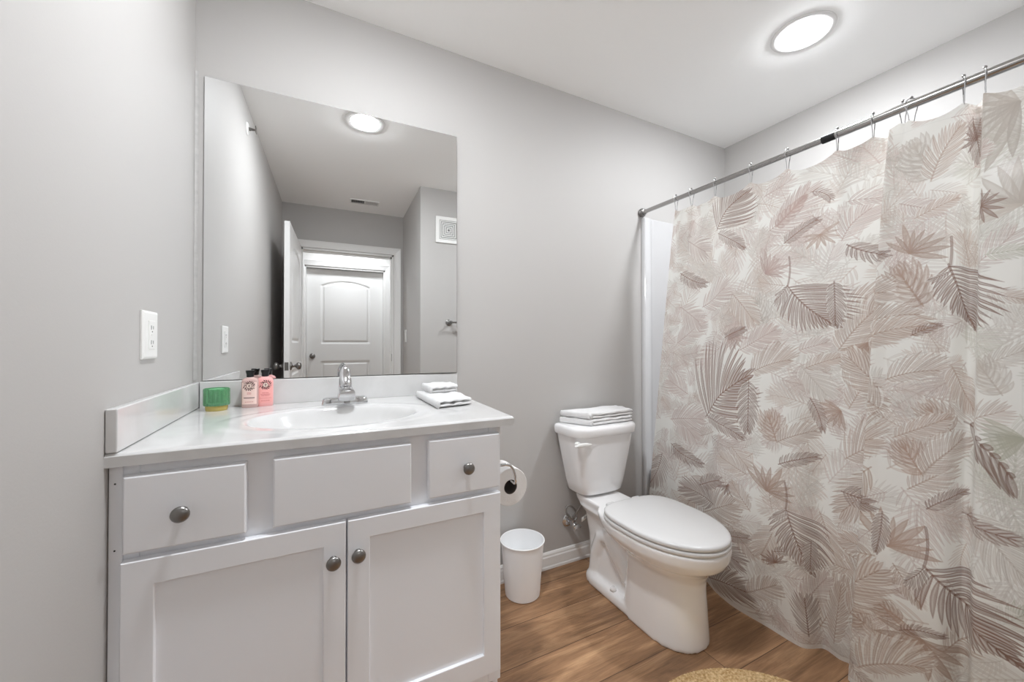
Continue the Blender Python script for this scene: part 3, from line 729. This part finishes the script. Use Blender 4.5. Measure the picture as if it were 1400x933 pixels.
# ------------------------------------------------------------------ toilet paper and its holder
px, pz = .938, .656
ho = thing('paper_holder', (.876, -.47, pz), 'chrome toilet paper holder on the side of the vanity', 'paper holder')
MB().lathe([(0, .0008), (.024, .0008), (.024, .005), (.016, .010), (.008, .012), (0, .012)], (.8662, -.566, .742), 'x', 28).build('mounting_plate', CHROME, ho, smooth=True, angle=.7)
MB().tube([(.872, -.566, .742), (.905, -.566, .742), (.921, -.566, .737), (.932, -.566, .722), (.9375, -.566, .702), (.940, -.566, .684), (.939, -.563, .6765), (.938, -.553, .6745), (.938, -.53, .6741), (.938, -.42, .6741)], .0043, 12).build('arm', CHROME, ho, smooth=True)
ro = thing('toilet_paper_roll', (px, -.47, pz-.06), 'white toilet paper roll hanging beside the vanity', 'toilet paper')
mb = MB(); seg = 64
def tpr(r, y): return [(px+r*math.cos(2*PI*j/seg), y, pz+r*math.sin(2*PI*j/seg)) for j in range(seg)]
mb.rings([tpr(.0235, -.535), tpr(.060, -.535), tpr(.0615, -.533), tpr(.0615, -.437), tpr(.060, -.435), tpr(.0235, -.435)], closed=True)
mb.build('paper', PAPER, ro, smooth=True, angle=.6)
mb = MB(); mb.rings([tpr(.0235, -.5345), tpr(.0235, -.4355), tpr(.0222, -.4355), tpr(.0222, -.5345)], closed=True); mb.build('core', CARD, ro, smooth=True, angle=.6)

# ------------------------------------------------------------------ round braided rug
def jute():
    m = mat('jute', (218, 184, 134), .95, bump=.9, bscale=260, dist=.004); nt = m.node_tree; b = nt.nodes['Principled BSDF']
    tc = nt.nodes.new('ShaderNodeTexCoord'); n = nt.nodes.new('ShaderNodeTexNoise'); n.inputs['Scale'].default_value = 130; n.inputs['Detail'].default_value = 3
    nt.links.new(tc.outputs['Object'], n.inputs['Vector']); r = nt.nodes.new('ShaderNodeValToRGB'); e = r.color_ramp.elements
    e[0].position = .32; e[0].color = (*lin((190, 150, 98)), 1); e[1].position = .68; e[1].color = (*lin((240, 214, 168)), 1)
    nt.links.new(n.outputs['Fac'], r.inputs[0]); nt.links.new(r.outputs[0], b.inputs['Base Color']); return m
rx, ry, RR = 1.432, -1.155, .402
mb = MB(); NR, NA = 150, 420; rw = .0145
R = []
for i in range(NR+1):
    r_ = max(.001, RR*i/NR); k = int(r_/rw); fr = r_/rw-k; rr = []
    for j in range(NA):
        a = 2*PI*j/NA; nb = max(6, int(2*PI*(k+.5)*rw/.013))
        h = .0045+.0075*math.sqrt(max(0, math.sin(PI*fr)))*(.62+.38*abs(math.sin(nb/2*a+PI*k*.5+PI*.5*(1 if fr > .5 else 0))))
        ro_ = r_+(.0035*math.sin(nb*a)+.002*math.sin(7.3*a*3) if i == NR else 0)
        if i == NR: h = .002
        rr.append((rx+ro_*math.cos(a), ry+ro_*math.sin(a), h))
    R.append(rr)
mb.rings(R, cap0=True, cap1=False)
mb.rings([[(p[0], p[1], .0006) for p in R[-1]], R[-1]], cap0=True, cap1=False)
tag(mb.build('round_rug', jute(), smooth=True), 'round braided tan jute rug on the wood floor', 'rug')
# ---- shower curtain surface: shared by the builder (pleat nodes: Y at the top, Y at the hem, X offset at top, X offset at hem)
CN = [(-.245,-.050,0,-.02),(-.30,-.16,-.02,-.01),(-.345,-.25,.01,-.03),(-.41,-.33,-.02,-.01),(-.47,-.42,0,-.03),
 (-.55,-.52,-.025,-.08),(-.64,-.62,0,-.105),(-.71,-.75,-.02,-.10),(-.79,-.87,0,-.095),(-.87,-.91,-.02,-.03),
 (-.955,-.96,0,-.035),(-1.01,-.985,-.02,-.025),(-1.057,-1.0,0,-.03),(-1.103,-1.008,.015,-.03),(-1.112,-1.016,-.035,-.10),
 (-1.145,-1.06,-.02,-.105),(-1.20,-1.13,-.025,-.10),(-1.265,-1.215,0,-.09),(-1.282,-1.25,.03,-.04),(-1.298,-1.268,.015,-.045),
 (-1.312,-1.29,-.02,-.09),(-1.37,-1.36,-.025,-.085),(-1.42,-1.43,0,-.08),(-1.47,-1.49,-.015,-.06),(-1.52,-1.55,0,-.05)]
HK = [-.247,-.341,-.47,-.64,-.788,-.955,-1.057,-1.133,-1.153,-1.265,-1.306,-1.42]
def cnode(s):
    n = len(CN)-1; f = min(max(s,0),1)*n; i = min(int(f), n-1); t = f-i
    P = [CN[max(i-1,0)], CN[i], CN[i+1], CN[min(i+2,n)]]
    out = []
    for k in range(4):
        a,b,c,d = (p[k] for p in P)
        m1 = .5*(c-a)*.8; m2 = .5*(d-b)*.8; t2=t*t; t3=t2*t
        out.append((2*t3-3*t2+1)*b+(t3-2*t2+t)*m1+(-2*t3+3*t2)*c+(t3-t2)*m2)
    return out
RODX, RODZ = 2.06, 1.885
def ctop(s):                        # height of the top hem: pinned at the hooks, sagging between them
    y = cnode(s)[0]
    z = 1.828
    for a,b in zip(HK[:-1],HK[1:]):
        if b <= y <= a:
            u = (y-a)/(b-a); z -= 4*u*(1-u)*min(.045, .22*abs(b-a))
    return z
def cpt(s, w):                      # w = 0 top hem .. 1 bottom hem
    yt,yb,xt,xb = cnode(s)
    zt = ctop(s); z = zt+(.005-zt)*w
    e = w**.75
    return (RODX-.004 + xt*(1-e)+xb*e + .006*math.sin(9*s+5*w)*w, yt+(yb-yt)*w**.9, z)

# ------------------------------------------------------------------ curtain rod, hooks and shower curtain
rod = thing('shower_rod', (RODX, -.8, RODZ), 'straight metal shower curtain rod under the ceiling', 'curtain rod')
MB().tube([(RODX, -.012, RODZ), (RODX, -.915, RODZ)], .0115, 20).build('inner_tube', RODM, rod, smooth=True, angle=.7)
MB().tube([(RODX, -.945, RODZ), (RODX, YF+.012, RODZ)], .0135, 20).build('outer_tube', RODM, rod, smooth=True, angle=.7)
MB().tube([(RODX, -.908, RODZ), (RODX, -.950, RODZ)], .0142, 20).build('rubber_sleeve', DARKM, rod, smooth=True, angle=.7)
for y, ax in ((-.0005, '-y'), (YF+.0005, 'y')):
    MB().lathe([(0, 0), (.0235, 0), (.0245, .004), (.0245, .014), (.021, .019), (.0165, .021), (.0165, .030), (.012, .032), (0, .032)], (RODX, y, RODZ), ax, 28).build('end_cap', STEEL, rod, smooth=True, angle=.6)
def s_at(y):
    lo, hi = 0.0, 1.0
    best = min(range(2001), key=lambda i: abs(cnode(i/2000)[0]-y)); return best/2000
HLAB = ['first', 'second', 'third', 'fourth', 'fifth', 'sixth', 'seventh', 'eighth', 'ninth', 'tenth', 'eleventh', 'twelfth']
for i, y in enumerate(HK):
    hk = thing('curtain_hook', (RODX, y, RODZ-.06), 'metal curtain hook, %s along the rod from the mirror wall' % HLAB[i], 'curtain hook', 'shower curtain hooks on the rod')
    sw_ = [.1, -.15, .2, .1, -.1, .15, .05, .9, -.8, .35, .25, .1][i]; c_, s2 = math.cos(sw_), math.sin(sw_)
    r = .0185; P = []
    def hp(u, z): return (RODX+u*c_, y+u*s2, RODZ+z)
    for k in range(19):
        a = math.radians(-38+256*k/18); P.append(hp(r*math.cos(a), r*math.sin(a)+.001))
    P += [hp(-.0125, -.021), hp(-.0085, -.036), hp(-.0065, -.052), hp(-.004, -.062), hp(0, -.066), hp(.004, -.062), hp(.0065, -.052), hp(.0085, -.036), hp(.0125, -.021)]
    MB().tube(P, .00145, 8, closed=True).build('wire_loop', CHROME, hk, smooth=True)
    MB().lathe([(0, -.004), (.003, -.0035), (.0046, 0), (.003, .0035), (0, .004)], hp(0, r+.0035), 'z', 12).build('roller_ball', STEEL, hk, smooth=True)

LEAVES = [
('M',602,1199,566,1292,1.2,1.2,0,0),('M',1116,1234,1056,1343,1.0,1.0,1,0),('C',1187,866,1141,925,1.2,1.2,1,0),('P',849,1254,1024,1287,.5,.5,1,.1),
('P',921,1307,920,1121,.35,.35,1,.1),('P',839,1098,930,1246,.5,.5,1,0),('F',1359,1761,1222,1717,1,0,0,2.4),('F',1372,875,1313,861,1,0,4,1.6),
('F',1365,1486,1305,1564,1,0,0,2.5),('P',1297,1059,1372,1103,.5,.5,0,0),('P',1301,1366,1372,1367,.4,.5,4,0),('P',1303,1263,1372,1235,.5,.4,1,0),
('M',1337,983,1297,1059,1,1,0,0),('P',1279,655,1372,522,.5,.5,0,0),('P',1328,366,1375,432,.6,.6,4,0),('P',849,1490,908,1582,.6,.6,2,.1),
('P',441,1348,553,1216,.5,.5,1,0),('P',256,1301,407,1374,.6,.6,2,0),('P',136,1646,263,1567,.6,.6,2,0),('P',104,1125,256,1229,.5,.5,2,0),
('P',116,1313,238,1232,.6,.6,2,0),('P',721,1096,807,1126,.5,.5,2,0),('P',848,1044,1026,910,.4,.4,1,0),('P',729,1038,804,933,.6,.5,0,0),
('P',486,1094,648,1179,.4,.4,2,0),('P',417,1125,263,1021,.5,.5,2,0),('P',189,870,69,931,.6,.6,2,0),('P',1018,721,846,525,.4,.4,1,0),
('P',1065,827,1185,909,.3,.3,1,0),('M',1044,212,965,235,1.2,1.2,1,0),('P',757,78,870,276,.5,.5,1,0),('P',695,145,789,268,.5,.5,2,0),
('P',792,352,1018,358,.4,.4,1,0),('P',846,387,1100,384,.35,.35,1,-.1),('M',1110,276,1040,303,.9,.9,1,0),('M',1130,354,1092,378,1.2,1.2,2,0),
('P',289,314,478,434,.5,.5,1,0),('P',478,337,562,257,.5,.5,1,0),('P',283,488,208,317,.5,.5,1,0),('P',557,671,470,589,.5,.5,1,0),
('P',466,678,539,607,.5,.4,1,0),('P',104,782,238,658,.5,.5,2,0),('P',588,770,653,838,.5,.5,2,0),('P',870,894,915,997,.5,.5,1,0),
('P',1104,677,1190,763,.5,.5,1,0),('P',1181,1056,1244,932,.4,.4,1,0),('P',1190,236,1305,350,.5,.5,1,0),('P',1221,387,1351,305,.3,.3,1,0),
('P',1076,162,1044,212,.6,.6,1,0),('P',635,412,584,275,.5,.5,1,0),('P',771,500,819,361,.5,.5,1,0),('P',1226,1632,1296,1672,.6,.6,2,0),
('P',1026,1687,1090,1704,.5,.5,0,0),('P',1042,1565,1148,1511,.35,.35,2,0),('P',621,1581,771,1714,.4,.48,2,-.12),('W',653,1593,759,1685,.4,.4,2,0),
('F',609,1408,658,1457,1,0,2,2.2),('F',605,537,644,610,1,0,1,2.6),('F',1067,488,1104,575,1,0,1,2.3),('F',1076,1402,1107,1462,1,0,1,2.8),
('F',1148,247,1123,168,1,0,1,3.6),('F',846,882,804,855,1,0,1,2.4),('F',630,269,609,298,1,0,3,3.2),('F',449,502,474,469,1,0,3,3.6),
('F',795,1528,807,1485,1,0,1,3.8),('F',441,1163,486,1112,1,0,2,2.6),('F',920,1127,905,1049,1,0,1,2),('P',539,997,695,1060,.62,.3,1,.1),
('P',1038,1006,1155,1043,.62,.3,1,.12),('P',861,1622,940,1608,.7,.4,2,.06),('P',92,727,279,759,.55,.4,2,.05),('P',1020,67,1155,169,.62,.25,1,.12),
('P',858,715,1017,812,.7,.5,1,.1),('P',741,1028,848,1074,.35,.35,1,.05),('M',644,736,617,829,1.15,1.15,1,.0),('P',644,736,769,798,.45,.4,1,.1),
('M',1134,726,1090,804,1.0,1.0,1,.0),('P',1134,732,1219,846,.45,.5,1,.1),('M',1120,1618,1070,1735,.9,.9,0,.0),('P',1116,1612,1173,1758,.4,.4,1,.1),
('P',548,432,474,524,.4,.4,1,0),('P',1084,1507,1179,1548,.35,.35,1,0),('P',919,1158,1107,1210,.3,.6,1,.2),('P',920,1097,1116,1174,.3,.35,1,.2),
('P',1033,909,870,1074,.35,.45,1,.1),('P',871,330,744,352,.4,.4,1,.1),('P',1040,442,846,435,.35,.35,1,.1),('P',1051,588,1042,455,.25,.25,3,.05),
('P',1082,439,1145,343,.35,.35,1,0),('P',373,388,189,402,.5,.5,3,0),('P',535,577,414,619,.5,.5,1,0),('P',53,535,0,352,.45,.4,3,.1),
('P',313,206,510,200,.5,.5,3,.1),('P',346,36,539,96,.5,.5,3,.1),('P',539,96,630,185,.5,.5,1,0),('P',724,48,715,181,.5,.5,3,0),
('P',813,48,844,266,.3,.3,1,0),('P',871,174,1051,400,.4,.4,1,0),('D',684,1521,789,1585,.28,.28,3,.05),('D',104,1486,266,1412,.3,.3,3,-.1),
('D',104,601,279,542,.28,.28,3,-.15),('D',270,439,410,512,.35,.35,3,.05),('D',648,652,769,702,.3,.3,3,.1),('D',754,918,789,805,.3,.3,3,.1),
('D',863,1471,1015,1411,.28,.28,3,-.25),('D',1145,631,1230,695,.28,.28,3,.15),('D',453,293,539,318,.4,.4,3,-.1),('D',626,310,692,339,.35,.35,3,.05),
('D',846,598,1018,600,.35,.35,3,-.1),('D',775,1696,822,1650,.35,.45,3,.3),('D',414,1148,506,1187,.3,.4,3,.1),('D',1104,246,1190,279,.25,.3,3,.2),
('D',1092,1146,1155,1176,.3,.3,3,.1),('R',1222,895,1354,767,.1,.55,3,.2),('R',1224,635,1359,611,.35,.35,3,-.08),('F',1289,1505,1328,1489,1,0,3,3.9),
('F',1232,1716,1204,1749,1,0,3,3.6),('D',1217,1784,1246,1658,.4,.4,3,0),('S',701,1463,692,1343,0,0,3,.1),('B',692,1349,832,1187,.85,.55,3,-.1),
('S',648,1317,692,1349,0,0,3,.1),('P',692,1349,644,1292,.55,.2,3,.1),('S',667,589,667,486,0,0,3,.1),('B',667,492,738,275,.7,.42,3,-.05),
('P',667,486,626,448,.6,.3,3,.1),('S',1145,577,1145,457,0,0,3,.1),('B',1145,463,1372,294,.62,.42,3,-.1),('P',1145,457,1110,401,.6,.25,3,.1),
('B',333,1654,486,1789,.75,.95,3,.1),('B',295,775,530,987,.95,.72,3,.1),('P',307,776,518,724,.25,.25,3,.1),('P',346,1636,489,1537,.25,.25,3,.1),
('S',1168,1434,1168,1337,0,0,3,.05),('B',1165,1354,1244,1162,.85,.35,3,-.05),('P',1168,1331,1123,1313,.35,.2,3,.1),('P',535,968,535,757,.3,.35,3,0),
('P',829,1348,832,1187,.3,.2,3,0),('P',741,389,735,287,.4,.4,3,0),]

TONES = [lin(c) for c in ((196, 187, 177), (181, 154, 137), (187, 161, 152), (138, 106, 92), (184, 184, 166))]
def leaf_image():
    PPM = 900; UW, ZH = 1.54, 1.86
    W, H = int(UW*PPM), int(ZH*PPM)
    base = lin((247, 246, 241)); img = np.empty((H, W, 3), np.float32); img[:] = base
    rnd = random.Random(11)
    def stroke(p0, p1, p2, w, col, al, prof=1):
        n = 7; T = np.linspace(0, 1, n)
        P = np.outer((1-T)**2, p0)+np.outer(2*T*(1-T), p1)+np.outer(T*T, p2)
        P = P*PPM
        rad = w*PPM*(np.sin(np.pi*np.clip(T*.93+.07, 0, 1))**.75*.5+.03 if prof else np.full(n, .5))
        m_ = w*PPM+2
        x0, x1 = int(max(0, P[:,0].min()-m_)), int(min(W, P[:,0].max()+m_+1)); y0, y1 = int(max(0, P[:,1].min()-m_)), int(min(H, P[:,1].max()+m_+1))
        if x1 <= x0 or y1 <= y0: return
        X = np.arange(x0, x1, dtype=np.float32)[None]; Y = np.arange(y0, y1, dtype=np.float32)[:, None]
        cov = None; edge = None
        for i in range(n-1):
            ax, ay = P[i]; dx, dy = P[i+1]-P[i]; q = dx*dx+dy*dy+1e-9
            t = np.clip(((X-ax)*dx+(Y-ay)*dy)/q, 0, 1)
            d = np.sqrt((X-ax-t*dx)**2+(Y-ay-t*dy)**2); r = rad[i]+(rad[i+1]-rad[i])*t
            c = r-d
            cov = c if cov is None else np.maximum(cov, c)
        a = np.clip(cov+.5, 0, 1)
        wet = .72+.42*np.clip(1-cov/max(1.0, .3*w*PPM), 0, 1)          # watercolour: pigment gathers at the edge
        a = np.clip(a*al*wet, 0, 1)[..., None]
        img[y0:y1, x0:x1] = img[y0:y1, x0:x1]*(1-a)+np.array(col, np.float32)*a
    def vary(c, k=.10):
        f = 1+rnd.uniform(-k, k); return tuple(min(1, v*f) for v in c)
    def rot(v, a): return np.array((v[0]*math.cos(a)-v[1]*math.sin(a), v[0]*math.sin(a)+v[1]*math.cos(a)))
    def feather(b, t, wl, wr, n, wid, col, al, curve, a0, a1, droop, shape, rach=.004, vein=True):
        b = np.array(b); t = np.array(t); ax = t-b; L = math.hypot(*ax)
        if L < .004: return
        nrm = rot(ax, PI/2)/L; c = (b+t)/2+nrm*curve*L
        stroke(b, c, t, min(rach, L*.03), col, min(1, al*1.1), 0)
        for i in range(n):
            q = (i+.6)/n*.98
            p = (1-q)**2*b+2*q*(1-q)*c+q*q*t; tg = 2*(1-q)*(c-b)+2*q*(t-c); tg = tg/(math.hypot(*tg)+1e-9)
            for sd, wv in ((1, wl), (-1, wr)):
                if wv <= 0: continue
                ln = wv*L*shape(q)*rnd.uniform(.90, 1.08)
                an = a0+(a1-a0)*q+rnd.uniform(-.05, .05)
                d = rot(tg, sd*an); d2 = rot(tg, sd*(an-droop))
                stroke(p, p+d*ln*.5, p+d*ln*.55+d2*ln*.5, wid*L/n*(1 if ln > .02 else .8), vary(col), al*rnd.uniform(.8, 1.1))
                if vein and ln > .025: stroke(p+d*ln*.08, p+d*ln*.5, p+d*ln*.5+d2*ln*.38, max(.0014, wid*L/n*.2), base, .5)
    shp_palm = lambda q: .62+.55*math.sin(PI*min(1, q*1.1+.12))*(1-q*.35)-.45*q
    shp_soft = lambda q: .25+.85*math.sin(PI*(q*.86+.12))
    shp_fern = lambda q: .55+.5*math.sin(PI*(q*.9+.1))
    def leaf(T_, bx, by, tx_, ty, wl, wr, tone, cv):
        b, t = (bx/1000, by/1000), (tx_/1000, ty/1000); col = vary(TONES[tone], .07); L = math.dist(b, t)
        clear = lambda n, wid, *r: feather(b, t, wl, wr, n, wid, base, .55, *r, vein=False)
        al = {0: .72, 1: .74, 2: .72, 3: .82, 4: .70}[tone]
        if T_ == 'B': clear(17, 1.5, cv, 1.18, .34, .38, shp_palm, .005); feather(b, t, wl, wr, 17, .74, col, al, cv, 1.18, .34, .38, shp_palm, .005)
        elif T_ == 'P': clear(max(8, min(16, int(L*110))), 1.3, cv, 1.05, .40, .30, shp_soft); feather(b, t, wl, wr, max(8, min(16, int(L*110))), .62, col, al*.92, cv, 1.05, .40, .30, shp_soft)
        elif T_ == 'D': feather(b, t, wl, wr, max(9, min(15, int(L*150))), .55, col, al, cv, 1.15, .5, .5, shp_fern)
        elif T_ == 'R': feather(b, t, wl, wr, 7, .62, col, al*.8, cv, .75, .35, .2, shp_fern)
        elif T_ == 'S': stroke(np.array(b), (np.array(b)+np.array(t))/2+np.array((cv*L, 0)), np.array(t), .006, col, .8, 0)
        elif T_ == 'F':
            d0 = math.atan2(ty-by, tx_-bx); n = 9
            for i in range(n):
                a = d0+cv*(i/(n-1)-.5)*1.0; ln = L*1.25*rnd.uniform(.8, 1.15)
                d = np.array((math.cos(a), math.sin(a))); pb = np.array(b)
                stroke(pb, pb+d*ln*.5+rot(d, PI/2)*ln*rnd.uniform(-.06, .06), pb+d*ln, ln*.17, vary(col), al)
        elif T_ in ('M', 'C', 'W'):
            feather(b, t, wl*.72, wr*.72, 8, 1.05, col, al*.85, cv, 1.45, .35, .75, shp_soft, .006)
            feather(b, t, wl*.35, wr*.35, 6, 1.2, col, al*.5, cv, 1.3, .35, .5, shp_soft, .004)
    # faint underprint filling the ground
    for k in range(520):
        x, y = rnd.uniform(-.03, UW), rnd.uniform(-.03, ZH); a = rnd.uniform(0, 2*PI); L = rnd.uniform(.07, .17)
        
        tone = rnd.choice([0, 0, 0, 1, 1, 2, 2] if x < 1.2 else [0, 0, 4])
        col = vary(tuple((.70*u+.30*v) for u, v in zip(TONES[tone], base)), .05)
        kind = rnd.random(); T0_ = (x*1000, y*1000, (x+L*math.cos(a))*1000, (y+L*math.sin(a))*1000)
        b, t = (T0_[0]/1000, T0_[1]/1000), (T0_[2]/1000, T0_[3]/1000)
        feather(b, t, .55, .55, 10, .46, col, .62, rnd.uniform(-.12, .12), 1.05, .4, .3, shp_soft)
    # small fronds in the middle tones, denser towards the mirror wall
    for k in range(260):
        x = rnd.uniform(-.02, 1.25)**1.12; y = rnd.uniform(0, ZH); a = rnd.uniform(0, 2*PI); L = rnd.uniform(.05, .12)
        tone = rnd.choice([1, 2, 1, 2, 3] if y < .7 else [1, 2, 2, 0])
        col = vary(tuple(.85*u+.15*v for u, v in zip(TONES[tone], base)), .06)
        feather((x, y), (x+L*math.cos(a), y+L*math.sin(a)), .52, .52, 10, .48, col, .66, rnd.uniform(-.12, .12), 1.05, .4, .3, shp_soft)
    for l in LEAVES: leaf(*l)
    # stitched hems
    img[:int(.02*PPM)] = img[:int(.02*PPM)]*.4+.6*np.array(base, np.float32)
    for z in (.022, 1.79): img[int(z*PPM):int(z*PPM)+2, :, :] *= .93
    px_ = np.ones((H, W, 4), np.float32); g = np.clip(img, 0, 1)
    px_[..., :3] = np.where(g <= .0031308, g*12.92, 1.055*np.power(np.maximum(g, 1e-6), 1/2.4)-.055)
    im = bpy.data.images.new('leaf_print', W, H, alpha=False); im.colorspace_settings.name = 'sRGB'
    im.pixels.foreach_set(px_.ravel()); im.update(); im.pack()
    return im, UW, ZH
IMG, UW, ZH = leaf_image()
def curtain_mat():
    m = bpy.data.materials.new('leaf_print_fabric'); m.use_nodes = True; nt = m.node_tree; L = nt.links.new
    b = nt.nodes['Principled BSDF']; out = nt.nodes['Material Output']
    ti = nt.nodes.new('ShaderNodeTexImage'); ti.image = IMG; ti.extension = 'EXTEND'
    uv = nt.nodes.new('ShaderNodeUVMap'); uv.uv_map = 'cloth'; L(uv.outputs[0], ti.inputs[0])
    L(ti.outputs[0], b.inputs['Base Color']); b.inputs['Roughness'].default_value = .55; b.inputs['Specular IOR Level'].default_value = .25
    tr = nt.nodes.new('ShaderNodeBsdfTranslucent'); L(ti.outputs[0], tr.inputs['Color'])
    m1 = nt.nodes.new('ShaderNodeMixShader'); m1.inputs[0].default_value = .30; L(b.outputs[0], m1.inputs[1]); L(tr.outputs[0], m1.inputs[2])
    tp = nt.nodes.new('ShaderNodeBsdfTransparent'); m2 = nt.nodes.new('ShaderNodeMixShader'); m2.inputs[0].default_value = .05
    L(m1.outputs[0], m2.inputs[1]); L(tp.outputs[0], m2.inputs[2]); L(m2.outputs[0], out.inputs[0])
    n = nt.nodes.new('ShaderNodeTexNoise'); n.inputs['Scale'].default_value = 6; n.inputs['Detail'].default_value = 3
    tc = nt.nodes.new('ShaderNodeTexCoord'); L(tc.outputs['Object'], n.inputs['Vector'])
    k = nt.nodes.new('ShaderNodeBump'); k.inputs['Strength'].default_value = .35; k.inputs['Distance'].default_value = .02; L(n.outputs['Fac'], k.inputs['Height']); L(k.outputs[0], b.inputs['Normal'])
    return m
NS, NW = 620, 150
G = [[cpt(i/NS, j/NW) for j in range(NW+1)] for i in range(NS+1)]
U = [0.0]; jm = (NW+1)//2
for i in range(NS): U.append(U[-1]+math.dist(G[i][jm][:2], G[i+1][jm][:2]))
mb = MB(); mb.v = [p for row in G for p in row]
for i in range(NS):
    for j in range(NW):
        a = i*(NW+1)+j; mb.face((a, a+NW+1, a+NW+2, a+1))
cur = mb.build('shower_curtain', curtain_mat(), smooth=True, loc=(RODX-.04, -.8, .012))
uvl = cur.data.uv_layers.new(name='cloth'); vi = np.empty(len(cur.data.loops), np.int32); cur.data.loops.foreach_get('vertex_index', vi)
uvs = np.array([(U[i]/UW, G[i][j][2]/ZH) for i in range(NS+1) for j in range(NW+1)], np.float32)[vi]
uvl.data.foreach_set('uv', uvs.ravel())
tag(cur, 'pale shower curtain printed with brown and beige palm leaves', 'shower curtain')
